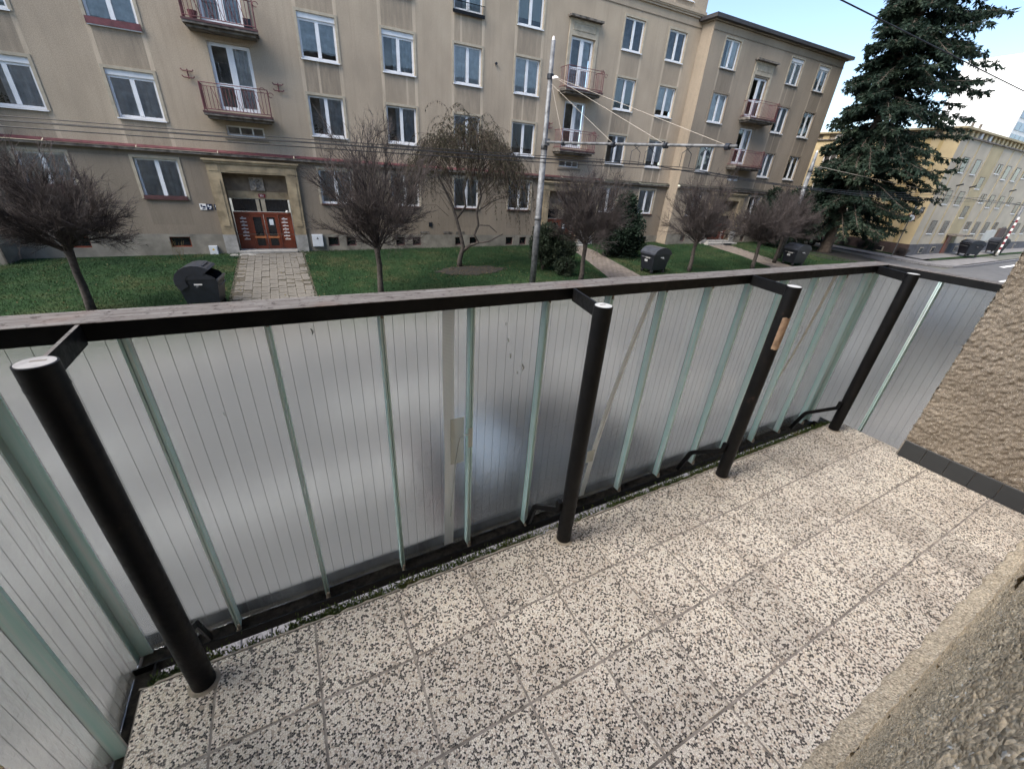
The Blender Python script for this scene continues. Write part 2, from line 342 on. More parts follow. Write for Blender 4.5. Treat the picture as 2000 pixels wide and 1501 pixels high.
M['lip'] = rough_wall('pale_cement_lip', (0.48, 0.41, 0.31), (0.61, 0.53, 0.41), (0.74, 0.70, 0.60))
M['skirt'] = simple('charcoal_tile', (0.030, 0.033, 0.036), 0.4, 0.15, 6.0)

def pane_mat():
    m, nt, b = new_mat('window_glass')
    gl = N(nt, 'ShaderNodeBsdfGlossy'); gl.inputs['Roughness'].default_value = 0.02; gl.inputs['Color'].default_value = (0.9, 0.95, 1.0, 1)
    tp = N(nt, 'ShaderNodeBsdfTransparent'); tp.inputs[0].default_value = (0.97, 0.99, 0.99, 1)
    fr = N(nt, 'ShaderNodeFresnel'); fr.inputs['IOR'].default_value = 1.75
    v = N(nt, 'ShaderNodeNewGeometry'); bn = N(nt, 'ShaderNodeBump'); bn.inputs['Strength'].default_value = 0.06; bn.inputs['Distance'].default_value = 0.02
    nt.links.new(noise(nt, v.outputs['Position'], 1.8, 2), bn.inputs['Height']); nt.links.new(bn.outputs[0], gl.inputs['Normal'])
    ms = N(nt, 'ShaderNodeMixShader'); nt.links.new(fr.outputs[0], ms.inputs[0]); nt.links.new(tp.outputs[0], ms.inputs[1]); nt.links.new(gl.outputs[0], ms.inputs[2])
    nt.links.new(ms.outputs[0], nt.nodes['Material Output'].inputs[0]); return m
M['pane'] = pane_mat()
M['room'] = simple('dim_room', (0.24, 0.24, 0.238), 1.0, 0.6, 0.9)
M['curtain_white'] = simple('net_curtain', (0.82, 0.83, 0.82), 0.9, 0.15, 3.0)
M['curtain_grey'] = simple('grey_curtain', (0.52, 0.55, 0.56), 0.9, 0.25, 3.0)
M['curtain_green'] = simple('pale_green_blind', (0.46, 0.50, 0.47), 0.9, 0.08, 1.0)
M['plant'] = M['yew']

# ------------------------------------------------------------------ mesh helpers
class MB:
    def __init__(s): s.v = []; s.f = []; s.m = []
    def add(s, vs, fs, mi=0):
        o = len(s.v); s.v += [tuple(map(float, p)) for p in vs]; s.f += [tuple(i + o for i in f) for f in fs]; s.m += [mi] * len(fs); return s
    def box(s, x0, x1, y0, y1, z0, z1, mi=0):
        return s.add([(x0, y0, z0), (x1, y0, z0), (x1, y1, z0), (x0, y1, z0), (x0, y0, z1), (x1, y0, z1), (x1, y1, z1), (x0, y1, z1)],
                     [(0, 3, 2, 1), (4, 5, 6, 7), (0, 1, 5, 4), (1, 2, 6, 5), (2, 3, 7, 6), (3, 0, 4, 7)], mi)
    def bbox(s, x0, x1, y0, y1, z0, z1, b=0.003, mi=0):
        # box with chamfered top edges
        return s.add([(x0, y0, z0), (x1, y0, z0), (x1, y1, z0), (x0, y1, z0), (x0, y0, z1 - b), (x1, y0, z1 - b), (x1, y1, z1 - b), (x0, y1, z1 - b),
                      (x0 + b, y0 + b, z1), (x1 - b, y0 + b, z1), (x1 - b, y1 - b, z1), (x0 + b, y1 - b, z1)],
                     [(0, 3, 2, 1), (8, 9, 10, 11), (0, 1, 5, 4), (1, 2, 6, 5), (2, 3, 7, 6), (3, 0, 4, 7), (4, 5, 9, 8), (5, 6, 10, 9), (6, 7, 11, 10), (7, 4, 8, 11)], mi)
    def quad(s, a, b, c, d, mi=0): return s.add([a, b, c, d], [(0, 1, 2, 3)], mi)
    def prism(s, pts, y0, y1, mi=0):
        # polygon given in (x,z), extruded along y
        n = len(pts)
        vs = [(p[0], y0, p[1]) for p in pts] + [(p[0], y1, p[1]) for p in pts]
        fs = [tuple(range(n)), tuple(range(2 * n - 1, n - 1, -1))] + [(i, i + n, (i + 1) % n + n, (i + 1) % n) for i in range(n)]
        return s.add(vs, fs, mi)
    def tube(s, pts, r, n=8, cap=True, mi=0):
        pts = [Vector(p) for p in pts]; rs = r if isinstance(r, (list, tuple)) else [r] * len(pts)
        o = len(s.v); up = None
        for i, p in enumerate(pts):
            d = (pts[min(i + 1, len(pts) - 1)] - pts[max(i - 1, 0)]).normalized()
            if up is None:
                up = Vector((0, 0, 1)) if abs(d.z) < 0.9 else Vector((1, 0, 0))
            a = d.cross(up)
            if a.length < 1e-5: a = d.cross(Vector((0, 1, 0)))
            a.normalize(); b = a.cross(d).normalized(); up = b
            for k in range(n):
                t = 2 * math.pi * k / n
                q = p + (a * math.cos(t) + b * math.sin(t)) * rs[i]; s.v.append((q.x, q.y, q.z))
        for i in range(len(pts) - 1):
            for k in range(n):
                s.f.append((o + i * n + k, o + i * n + (k + 1) % n, o + (i + 1) * n + (k + 1) % n, o + (i + 1) * n + k)); s.m.append(mi)
        if cap:
            s.f.append(tuple(o + k for k in range(n - 1, -1, -1))); s.m.append(mi)
            s.f.append(tuple(o + (len(pts) - 1) * n + k for k in range(n))); s.m.append(mi)
        return s
    def mesh(s, name, mats, smooth=False):
        me = bpy.data.meshes.new(name); me.from_pydata(s.v, [], s.f)
        mats = mats if isinstance(mats, (list, tuple)) else [mats]
        for m in mats: me.materials.append(M[m] if isinstance(m, str) else m)
        if len(mats) > 1: me.polygons.foreach_set('material_index', s.m)
        if smooth: me.polygons.foreach_set('use_smooth', [True] * len(me.polygons))
        me.update(); return me
    def build(s, name, mats, parent=None, smooth=False, loc=None):
        return obj(name, s.mesh(name, mats, smooth), parent, loc)

def obj(name, data, parent=None, loc=None, rotz=None):
    o = bpy.data.objects.new(name, data); COL.objects.link(o)
    if parent is not None: o.parent = parent
    if loc is not None: o.location = loc
    if rotz is not None: o.rotation_euler = (0, 0, rotz)
    return o
def tag(o, label=None, cat=None, group=None, kind=None):
    if label: o['label'] = label
    if cat: o['category'] = cat
    if group: o['group'] = group
    if kind: o['kind'] = kind
    return o
def empty(name, loc=(0, 0, 0), rotz=0.0):
    e = obj(name, None, None, loc, rotz); e.empty_display_size = 0.2; return e
def np_mesh(name, V, F, mats):
    me = bpy.data.meshes.new(name); k = F.shape[1]
    me.vertices.add(len(V)); me.vertices.foreach_set('co', V.astype(np.float32).ravel())
    me.loops.add(F.size); me.loops.foreach_set('vertex_index', F.astype(np.int32).ravel())
    me.polygons.add(len(F)); me.polygons.foreach_set('loop_start', np.arange(0, F.size, k, dtype=np.int32))
    for m in (mats if isinstance(mats, (list, tuple)) else [mats]): me.materials.append(M[m])
    me.update(calc_edges=True); return me
def seg_mesh(name, segs, mat, n=3):
    """segs: array (k,8) p0 p1 r0 r1 -> thin n-sided tubes"""
    S = np.asarray(segs, float); p0, p1, r0, r1 = S[:, 0:3], S[:, 3:6], S[:, 6], S[:, 7]
    d = p1 - p0; d /= np.linalg.norm(d, axis=1, keepdims=True) + 1e-9
    ref = np.where(np.abs(d[:, 2:3]) < 0.9, np.array([[0, 0, 1.0]]), np.array([[1.0, 0, 0]]))
    a = np.cross(d, ref); a /= np.linalg.norm(a, axis=1, keepdims=True) + 1e-9; b = np.cross(a, d)
    V = []
    for pp, rr in ((p0, r0), (p1, r1)):
        for k in range(n):
            t = 2 * math.pi * k / n
            V.append(pp + (a * math.cos(t) + b * math.sin(t)) * rr[:, None])
    V = np.stack(V, 1); K = len(S); base = (np.arange(K) * 2 * n)[:, None]
    F = np.concatenate([base + np.array([[k, (k + 1) % n, n + (k + 1) % n, n + k]]) for k in range(n)], 0)
    return np_mesh(name, V.reshape(-1, 3), F, mat)
def leaf_mesh(name, P, D, L, Wd, mat, up=None):
    """diamond leaves at P along D, length L, width Wd"""
    P = np.asarray(P); D = np.asarray(D); D = D / (np.linalg.norm(D, axis=1, keepdims=True) + 1e-9)
    R = RNG.normal(size=P.shape)
    if up is not None: R = R * 0.7 + np.asarray(up)
    S = np.cross(D, R); S /= np.linalg.norm(S, axis=1, keepdims=True) + 1e-9
    L = np.asarray(L).reshape(-1, 1); Wd = np.asarray(Wd).reshape(-1, 1)
    V = np.stack([P, P + D * L * 0.45 + S * Wd, P + D * L, P + D * L * 0.45 - S * Wd], 1).reshape(-1, 3)
    F = np.arange(len(V)).reshape(-1, 4)
    return np_mesh(name, V, F, mat)

# ------------------------------------------------------------------ ground heights
def gz(x, y):
    b = -2.87 + 0.016 * min(max(x, -60), 60)
    yy = min(max(y, 13.4), 25.0)
    return b + 0.04 * (yy - 25.0)
def sheet(name, polys, mat, lift=0.0, parent=None):
    mb = MB()
    for P in polys: mb.add([(x, y, gz(x, y) + lift) for x, y in P], [tuple(range(len(P)))])
    return mb.build(name, mat, parent)
def grid_sheet(name, xs, ys, mat, lift=0.0):
    mb = MB(); vs = [(x, y, gz(x, y) + lift) for y in ys for x in xs]; nx = len(xs)
    fs = [(j * nx + i, j * nx + i + 1, (j + 1) * nx + i + 1, (j + 1) * nx + i) for j in range(len(ys) - 1) for i in range(nx - 1)]
    mb.add(vs, fs); return mb.build(name, mat)
XS = [-400, -60, -40, -20, 0, 20, 40, 60, 400]
tag(grid_sheet('ground', XS + [1500], [-400, -60, 0, 13.4, 25, 60, 1500], 'ground', -0.16), kind='structure')
tag(grid_sheet('road', [-60, -20, 0, 20, 40, 60, 400], [3.66, 8, 12.0], 'asphalt', -0.10), kind='structure')
tag(sheet('side_road', [[(38.2, 12.0), (42.9, 12.0), (43.4, 16), (43.4, 40), (41.4, 40), (41.4, 16), (40.6, 14.2)]], 'asphalt', -0.096), kind='structure')
near_pave = tag(grid_sheet('pavement', [-60, -20, 0, 20, 40, 60, 400], [-0.2, 1.5, 3.36], 'pave', 0.03), kind='structure')
kerbm = MB().bbox(0.004, 0.296, 0, 0.29, -0.25, 0.0, 0.012).mesh('kerb_stone', 'kerb')
for i in range(44):
    x = -3.2 + i * 0.3
    obj('kerb_stone', kerbm, near_pave, (x, 3.365 + random.uniform(-.004, .004), gz(x, 3) + 0.045 + random.uniform(-.006, .006)))
fp = tag(grid_sheet('pavement', [-60, -20, 0, 20, 37.6], [12.3, 13.4, 14.2], 'pave', -0.02), kind='structure')
fp2 = tag(sheet('pavement', [[(44.2, 13.3), (45.5, 12.2), (60, 12.1), (200, 12.1), (200, 13.9), (45.6, 13.9)], [(43.8, 16), (44.2, 13.3), (45.6, 13.9), (45.3, 16), (45.3, 40), (43.8, 40)]], 'pave', 0.0), kind='structure')
fkm = MB()
for i in range(60):
    fkm.box(-20 + i * 0.96, -20 + i * 0.96 + 0.94, 12.05, 12.28, gz(-20 + i * .96, 12) - .12, gz(-20 + i * .96, 12) - 0.015)
fkm.build('kerb_line', 'kerb', fp)
fk2 = MB()
crv = [(43.6, 40), (43.6, 16.2), (43.75, 14.6), (44.1, 13.3), (45.0, 12.2), (46.5, 11.9), (52, 11.85), (58, 11.85), (120, 11.85)]
for a, b in zip(crv[:-1], crv[1:]):
    dx, dy = b[0] - a[0], b[1] - a[1]; L = math.hypot(dx, dy); nx, ny = -dy / L * 0.1, dx / L * 0.1
    za, zb = gz(*a) + .01, gz(*b) + .01
    fk2.add([(a[0] - nx, a[1] - ny, za), (b[0] - nx, b[1] - ny, zb), (b[0] + nx, b[1] + ny, zb), (a[0] + nx, a[1] + ny, za),
             (a[0] - nx, a[1] - ny, za - .14), (b[0] - nx, b[1] - ny, zb - .14), (b[0] + nx, b[1] + ny, zb - .14), (a[0] + nx, a[1] + ny, za - .14)],
            [(0, 1, 2, 3), (4, 5, 1, 0), (3, 2, 6, 7), (0, 3, 7, 4), (1, 5, 6, 2)])
fk2.build('kerb_line', 'kerb', fp2)
tag(sheet('road_marking', [[(50.5, 10.7), (60, 10.7), (60, 11.0), (50.5, 11.0)], [(41.5, 8.5), (47, 8.5), (47, 8.68), (41.5, 8.68)], [(55, 8.5), (60, 8.5), (60, 8.68), (55, 8.68)]] + [[(x, 8.5), (x + 3, 8.5), (x + 3, 8.64), (x, 8.64)] for x in range(-18, 38, 6)] + [[(-20, 5.95), (38, 5.95), (38, 6.07), (-20, 6.07)]], 'paint', -0.092), kind='structure')  # near dashes and long line added to show as light bands through the glass
LX = [-40, -20, -10, 0, 10, 20, 30, 37.6]
lawn = tag(grid_sheet('lawn', LX, [14.2, 17, 20, 23, 25.6, 27.5], 'lawn', 0.0), kind='structure')
lawn2 = tag(sheet('lawn', [[(37.6, 14.2), (39.6, 14.9), (41.0, 16.6), (41.2, 30), (37.6, 30)]], 'lawn', 0.0), kind='structure')
verge = tag(sheet('grass_verge', [[(46, 13.95), (90, 13.95), (90, 14.4), (47.5, 14.4)], [(45.35, 16.4), (46.2, 16.4), (46.2, 30), (45.35, 30)]], 'lawn', 0.012), kind='structure')
tag(sheet('building_pavement', [[(46, 14.4), (90, 14.4), (90, 15.9), (46, 15.9)]], 'pave', 0.014), kind='structure')
# bare soil under the willow
_a = [(7.9 + 2.0 * math.cos(t) * q, 19.3 + 0.95 * math.sin(t) * q) for t, q in zip(np.linspace(0, 2 * math.pi, 61)[:-1], .9 + .12 * np.sin(np.arange(60) * 1.3) * np.sin(np.arange(60) * .45) + RNG.uniform(-.10, .10, 60))]
tag(sheet('bare_soil', [_a], 'soil', 0.02), kind='structure')
_b = [(38.2 + 2.6 * math.cos(t), 17.0 + 2.0 * math.sin(t)) for t in np.linspace(0, 2 * math.pi, 18)[:-1]]
tag(sheet('bare_soil', [_b], 'soil', 0.02), kind='structure')

# paths
path1 = tag(sheet('path', [[(-2.42, 14.0), (0.52, 14.0), (0.52, 25.0), (-2.42, 25.0)]], 'sand', 0.012), kind='structure')
pvm = [MB().bbox(0.006, 0.294, 0.006, 0.194 + .1 * k, -0.05, 0.0, 0.008).mesh('paver', 'paver') for k in range(2)]
for j in range(27):
    for i in range(9):
        if i in (0, 8) and random.random() < 0.32: continue
        x = -2.30 + i * 0.305 + random.uniform(-.01, .01); y = 16.3 + j * 0.3 + random.uniform(-.012, .012) + (0.0 if i % 2 else 0.09)
        if y > 24.2: continue
        p = obj('paver', pvm[1], path1, (x, y, gz(x, y) + 0.035 + random.uniform(-.012, .010)))
        p.rotation_euler = (random.uniform(-.02, .06), random.uniform(-.03, .03), random.uniform(-.02, .02))
tag(sheet('path', [[(14.0, 15.0), (16.3, 15.0), (18.0, 22.2), (18.1, 24.1), (15.6, 24.1), (16.3, 21.7)]], 'brickpath', 0.015), kind='structure')
tag(sheet('path', [[(27.2, 15.0), (29.4, 15.0), (30.7, 18.4), (32.0, 22.7), (29.5, 22.7), (28.7, 18.7)]], 'brickpath', 0.015), kind='structure')

# grass blades
def grass():
    K = 150000
    # denser close to the camera side of the lawn
    x = RNG.uniform(-13, 37.5, K); y = RNG.uniform(15.2, 24.9, K)
    keep = ~((x > -2.35 + RNG.uniform(-.05, .3, K) ** 2) & (x < 0.45 - RNG.uniform(0, .45, K) ** 2))
    keep &= ~((((x - 7.9) / 2.0) ** 2 + ((y - 19.3) / 0.95) ** 2 < .75) & (RNG.random(K) < .93))
    t = (y - 15) / 9.0; l2 = 14.0 + t * 2.3 * 1.2; keep &= ~((x > l2 - .1) & (x < l2 + 2.2))
    l3 = 27.2 + t * 2.6; keep &= ~((x > l3) & (x < l3 + 2.2))
    x, y = x[keep], y[keep]; n = len(x)
    z = -2.87 + 0.016 * x + 0.04 * (np.clip(y, 13.4, 25) - 25)
    P = np.stack([x, y, z], 1); D = np.stack([RNG.normal(0, .55, n), RNG.normal(0, .55, n), np.ones(n)], 1)
    return tag(obj('grass', leaf_mesh('grass', P, D, RNG.uniform(.04, .11, n), RNG.uniform(.006, .014, n), 'grass')), 'short green lawn grass in front of the beige building', 'grass', kind='stuff')
grass()
def litter():
    n = 1500; x = np.concatenate([RNG.uniform(-12, 37, 900), RNG.normal(7.9, 1.6, 400), RNG.normal(-2.3, .25, 120), RNG.normal(.5, .2, 80)]); y = np.concatenate([RNG.uniform(15.5, 24.8, 900), RNG.normal(19.3, .8, 400), RNG.uniform(15.5, 24, 200)])
    z = -2.87 + 0.016 * x + 0.04 * (np.clip(y, 13.4, 25) - 25) + .045
    D = np.stack([RNG.normal(size=n), RNG.normal(size=n), RNG.normal(0, .25, n)], 1)
    tag(obj('fallen_leaves', leaf_mesh('fallen_leaves', np.stack([x, y, z], 1), D, RNG.uniform(.04, .10, n), RNG.uniform(.012, .03, n), 'dryweed', (0, 0, 1.5))), 'scattered dry leaves lying on the lawn and path edges', 'leaves', kind='stuff')
litter()

# ------------------------------------------------------------------ main building
TH = math.radians(-2)
main = empty('apartment_building', (0, 25, 0), TH)
tag(main, 'long beige stuccoed apartment building with white windows behind the lawn', 'building')
def facade(name, mat, u0, u1, z0, z1, openings, parent, y=0.0, rev=0.16, stains=()):
    us = {u0, u1}; zs = {z0, z1}
    for a, b, c, d in openings: us |= {a, b}; zs |= {c, d}
    for a, b, c, d, s in stains: us |= {max(u0, min(u1, a)), max(u0, min(u1, b))}; zs |= {max(z0, min(z1, c)), max(z0, min(z1, d))}
    us = sorted(us); zs = sorted(zs); mb = MB(); st = []
    for i in range(len(us) - 1):
        for j in range(len(zs) - 1):
            a, b, c, d = us[i], us[i + 1], zs[j], zs[j + 1]
            if b - a < 1e-6 or d - c < 1e-6: continue
            cu, cz = (a + b) / 2, (c + d) / 2
            if any(o[0] < cu < o[1] and o[2] < cz < o[3] for o in openings): continue
            mb.quad((a, y, c), (b, y, c), (b, y, d), (a, y, d))
            s = 0.0
            for q in stains:
                if q[0] < cu < q[1] and q[2] < cz < q[3]: s = q[4]
            st.append(s)
    for a, b, c, d in openings:
        mb.quad((a, y, c), (a, y, d), (a, y + rev, d), (a, y + rev, c)); mb.quad((b, y, d), (b, y, c), (b, y + rev, c), (b, y + rev, d))
        mb.quad((a, y, d), (b, y, d), (b, y + rev, d), (a, y + rev, d)); mb.quad((b, y, c), (a, y, c), (a, y + rev, c), (b, y + rev, c))
        st += [0, 0, 0, 0]
    o = mb.build(name, mat, parent)
    at = o.data.attributes.new('stain', 'FLOAT', 'FACE'); at.data.foreach_set('value', [float(x) for x in st])
    return o
def stains_for(ws, zlow):
    out = []
    for a, b, c, d in ws:
        zb = max(zlow, c - 1.34)
        out.append((a, b, zb, c, random.uniform(.45, .95)))
        out.append((a - .13, a + .02, zb - .25, c, random.uniform(-.9, -.5))); out.append((b - .02, b + .13, zb - .25, c, random.uniform(-.9, -.5)))
        if random.random() < .35:
            m = random.uniform(a + .3, b - .4); out.append((m, m + .1, zb, c, -.5))
    return out
MESHC = {}
def cached(key, fn):
    if key not in MESHC: MESHC[key] = fn()
    return MESHC[key]
CURT = ['curtain_grey', 'curtain_white', 'curtain_grey', 'curtain_white', 'curtain_green', 'curtain_white']
def window(parent, a, b, c, d, y=0.0, rev=0.16, shutter=False, sill='white', surround='cream', curt='rand', mull=True, name='window', tilt=False):
    w, h = b - a, d - c; k = (round(w, 2), round(h, 2), shutter, mull)
    fy = y + rev - 0.07
    def fr():
        mb = MB(); t = 0.085
        top = h - (0.20 if shutter else 0)
        mb.box(0, t, 0, .06, 0, top); mb.box(w - t, w, 0, .06, 0, top); mb.box(t, w - t, 0, .06, 0, t + .02); mb.box(t, w - t, 0, .06, top - t, top)
        if mull: mb.box(w / 2 - .075, w / 2 + .075, -.012, .06, t + .02, top - t)
        if shutter: mb.box(0.0, w, -.05, .06, top + .002, h)
        return mb.mesh('window_frame', 'white')
    o = obj(name, cached(('f',) + k, fr), parent, (a, fy, c))
    top = h - (0.20 if shutter else 0)
    def pn(): return MB().quad((0, 0, 0), ((w / 2 - .16) if mull else w - .17, 0, 0), ((w / 2 - .16) if mull else w - .17, 0, top - .19), (0, 0, top - .19)).mesh('pane', 'pane')
    pm = cached(('p',) + k, pn)
    obj('pane', pm, o, (.085, .035, .105))
    if mull: obj('pane', pm, o, (w / 2 + .075, .035, .105))
    cu = random.choice(CURT) if curt == 'rand' else curt
    if cu:
        kind = random.choice([0, 0, 1, 2])
        def cf():
            mb = MB(); n = 22; pts = []
            x0, x1 = (.02, w - .02) if kind != 1 else (w * .32, w - .02)
            z0 = .12 if kind != 2 else h * .22
            for i in range(n + 1):
                x = x0 + (x1 - x0) * i / n; pts.append((x, .066 + .013 * math.sin(i * 1.9) + .008 * math.sin(i * .7)))
            for i in range(n): mb.quad((pts[i][0], pts[i][1], z0), (pts[i + 1][0], pts[i + 1][1], z0), (pts[i + 1][0], pts[i + 1][1], h - .03), (pts[i][0], pts[i][1], h - .03))
            return mb.mesh('curtain', cu)
        obj('curtain', cached(('c', k, cu, kind), cf), o)
    obj('interior', cached(('r',) + k, lambda: MB().quad((-.5, .75, -.3), (w + .5, .75, -.3), (w + .5, .75, h + .3), (-.5, .75, h + .3)).add([(-.5, .06, -.3), (w + .5, .06, -.3), (w + .5, .75, -.3), (-.5, .75, -.3)], [(0, 1, 2, 3)]).mesh('interior', 'room')), o)
    if sill:
        obj('sill', cached(('s', round(w, 2), sill), lambda: MB().box(-.05, w + .05, -rev - .02, 0.0, -.05, -.008).mesh('sill', sill)), o)
    if surround:
        def sf():
            mb = MB(); t = .11
            mb.box(-t, -.002, 0, .03, -.02, h + t); mb.box(w + .002, w + t, 0, .03, -.02, h + t); mb.box(-.002, w + .002, 0, .03, h + .002, h + t); return mb.mesh('surround', surround)
        obj('surround', cached(('u', round(w, 2), round(h, 2), surround), sf), o, (0, y - fy - .026, 0))
    return o
COLS = dict(A=(-9.2, -7.66), B=(-5.5, -3.95), C=(1.8, 3.35), D=(5.4, 6.93), E=(9.0, 10.53), F=(12.53, 14.05), G=(19.5, 21.0), H=(23.0, 24.45))
COLS.update(L1=(-12.9, -11.4), L2=(-20.2, -18.7), L3=(-23.8, -22.3), L4=(-27.4, -25.9))
ROWS = dict(g=(-0.48, 1.12), r1=(2.57, 4.22), r2=(5.58, 7.23), r3=(8.56, 10.1))
ops_up, ops_lo = [], []
wins = []
for cn, (a, b) in COLS.items():
    if cn == 'L1': continue
    for rn, (c, d) in ROWS.items():
        wins.append((cn, rn, a, b, c, d)); (ops_lo if rn == 'g' else ops_up).append((a, b, c, d))
DOORS = []; SMALL = []
for uc, small in ((-1.03, (2.26, 2.66)), (16.72, (2.14, 2.50))):
    for z0, z1 in ((3.2, 5.63), (6.25, 8.64)): DOORS.append((uc - .77, uc + .77, z0, z1))
    SMALL.append((uc - .75, uc + .75, small[0], small[1]))
PORT = [(-1.05,), (16.75,)]
pops = [(-2.36, 0.26, -2.95, 0.72), (15.44, 18.06, -2.70, 0.72)]
base_w = [(-5.09, -4.28), (-8.62, -7.95), (1.83, 2.38), (2.76, 3.27), (5.45, 5.98), (6.42, 6.92), (9.05, 9.58), (10.0, 10.5), (12.5, 13.0), (13.5, 14.0), (19.6, 20.1), (20.5, 21.0), (23.1, 23.6), (24.0, 24.5)]
bops = [(a, b, -2.62, -2.14) for a, b in base_w]
UL, UR = -30.0, 25.55
facade('wall', 'stucco', UL, UR, 1.60, 11.05, ops_up + DOORS + SMALL, main, 0.0, 0.16, stains_for(ops_up, 1.6))
st_lo = [(a, b, -1.6, c, .4) for a, b, c, d in ops_lo] + [(UL, UR, 1.15, 1.45, .55)]
facade('lower_wall', 'stucco_low', UL, UR, -2.02, 1.46, ops_lo + [(p[0], p[1], -2.02, p[3]) for p in pops], main, 0.0, 0.16, st_lo)
facade('plinth', 'plinth', UL, UR, -3.6, -2.02, bops + [(p[0], p[1], -3.6, -2.02) for p in pops], main, -0.03, 0.2)
# attic storey
att = [(a, b, 11.62, 13.2) for k, (a, b) in COLS.items() if k != 'L1'] + [(15.95, 17.45, 11.62, 13.2)]
facade('attic_wall', 'stucco', UL, UR + .1, 11.25, 14.6, att, main, 0.05, 0.16, stains_for(att, 11.3))
MB().box(UL, UR + .1, 12.3, 12.5, 11.0, 14.6).build('rear_wall', 'stucco', main)
MB().quad((UR + .1, .05, 11.0), (UR + .1, 12.4, 11.0), (UR + .1, 12.4, 14.6), (UR + .1, .05, 14.6)).build('gable_wall', 'cream', main)
rf = MB().box(UL - .1, UR + .55, -.35, 12.9, 14.6, 14.85).build('roof', 'roof', main)
cm = MB().box(UL, UR, -.16, .0, 11.03, 11.10).box(UL, UR, -.10, 0.0, 10.93, 11.028).box(UL, UR, -.2, .05, 11.102, 11.25); cm.build('cornice', 'stucco', main)
MB().box(UL, UR, -.035, .0, 10.50, 10.54).build('string_line', 'stucco_low', main)
# red ledge, in lengths
lx = UL; k = 0
while lx < UR:
    ln = min(random.choice([3.1, 3.4, 2.9]), UR - lx)
    z = 1.46 + random.uniform(-.006, .006)
    q = MB().add([(lx, -.22, z + .09), (lx + ln - .02, -.22, z + .09), (lx + ln - .02, .0, z + .17), (lx, .0, z + .17), (lx, -.22, z + .05), (lx + ln - .02, -.22, z + .05)], [(0, 1, 2, 3), (4, 5, 1, 0)])
    q.build('ledge_flashing', 'red' if lx < 12 else ('red_dk' if lx < 18.5 else 'moss_stain'), main); lx += ln
MB().box(UL, UR, -.19, .0, 1.40, 1.505).build('ledge', 'slab', main)
for cn, rn, a, b, c, d in wins:
    if a < -15 or (rn == 'r3' and a < 0 and False): pass
    sh = (cn, rn) in (('A', 'r1'), ('B', 'r1'), ('C', 'r2'), ('D', 'r2'), ('L2', 'r1'))
    sill = {'g': 'red_dk'}.get(rn, 'white')
    cu = {('E', 'r2'): 'curtain_white', ('F', 'r2'): 'curtain_white', ('F', 'r1'): 'curtain_green', ('C', 'r1'): 'curtain_grey', ('D', 'r1'): 'curtain_grey', ('A', 'r1'): 'curtain_white', ('B', 'r1'): 'curtain_white', ('B', 'g'): 'curtain_white', ('A', 'g'): 'curtain_white', ('C', 'g'): 'curtain_grey', ('G', 'r3'): None, ('H', 'r3'): None}.get((cn, rn), 'rand')
    w = window(main, a, b, c, d, shutter=sh, sill=sill, curt=cu)
    if (cn, rn) == ('B', 'r2'):
        MB().box(-.06, b - a + .06, -.20, -.15, -.02, .20).build('planter_board', 'red', w)
    if (cn, rn) == ('A', 'g') or (cn, rn) == ('B', 'g'):
        MB().box(-.02, b - a + .02, -.16, -.11, -.0, .42 if cn == 'A' else .12).build('planter_board', 'red_dk', w)
    if (cn, rn) == ('E', 'r3'):
        g = MB().box(-.08, b - a + .08, -.22, -.19, -.16, -.02).box(-.08, b - a + .08, -.22, -.2, .30, .33)
        for i in range(26): g.box(-.06 + i * .065, -.048 + i * .065, -.215, -.203, -.02, .30)
        g.build('window_guard', 'steel', w)
    if (cn, rn) in (('C', 'r1'), ('D', 'r1'), ('A', 'r1')):
        n = 260; P = np.stack([RNG.uniform(.15, b - a - .15, n), RNG.uniform(.12, .2, n), .12 + np.abs(RNG.normal(0, .22, n))], 1)
        obj('houseplant', leaf_mesh('houseplant', P, RNG.normal(size=(n, 3)), RNG.uniform(.05, .14, n), RNG.uniform(.015, .03, n), 'bushleaf'), w)
for a, b, c, d in att:
    if a > 8: window(main, a, b, c, d, y=0.05, surround=None)
for a, b, c, d in SMALL:
    w = MB().box(0, b - a, 0, .05, 0, .06).box(0, b - a, 0, .05, d - c - .06, d - c).box(0, .07, 0, .05, .06, d - c - .06).box(b - a - .07, b - a, 0, .05, .06, d - c - .06).box(.5, .56, 0, .05, .06, d - c - .06).box(1.0, 1.06, 0, .05, .06, d - c - .06).build('stair_window', 'white', main, loc=(a, .09, c))
    for q in (.07, .56, 1.06):
        MB().quad((q, .03, .06), (q + .43, .03, .06), (q + .43, .03, d - c - .06), (q, .03, d - c - .06)).build('pane', 'pane', w)
    MB().quad((-.2, .4, -.2), (1.7, .4, -.2), (1.7, .4, .7), (-.2, .4, .7)).build('interior', 'room', w)
    MB().box(-.12, b - a + .12, -.14, -.09, -.16, -.06).build('sill', 'stucco_low', w)
for (a, b, c, d) in bops:
    w = MB().box(0, .05, 0, .04, 0, .48).box(b - a - .05, b - a, 0, .04, 0, .48).box(.05, b - a - .05, 0, .04, 0, .07).box(.05, b - a - .05, 0, .04, .43, .48).build('basement_window', 'red_dk' if a > -3 else 'doorwood', main, loc=(a, .06, c))
    MB().quad((.05, .03, .07), (b - a - .05, .03, .07), (b - a - .05, .03, .43), (.05, .03, .43)).build('pane', 'doorglass', w)

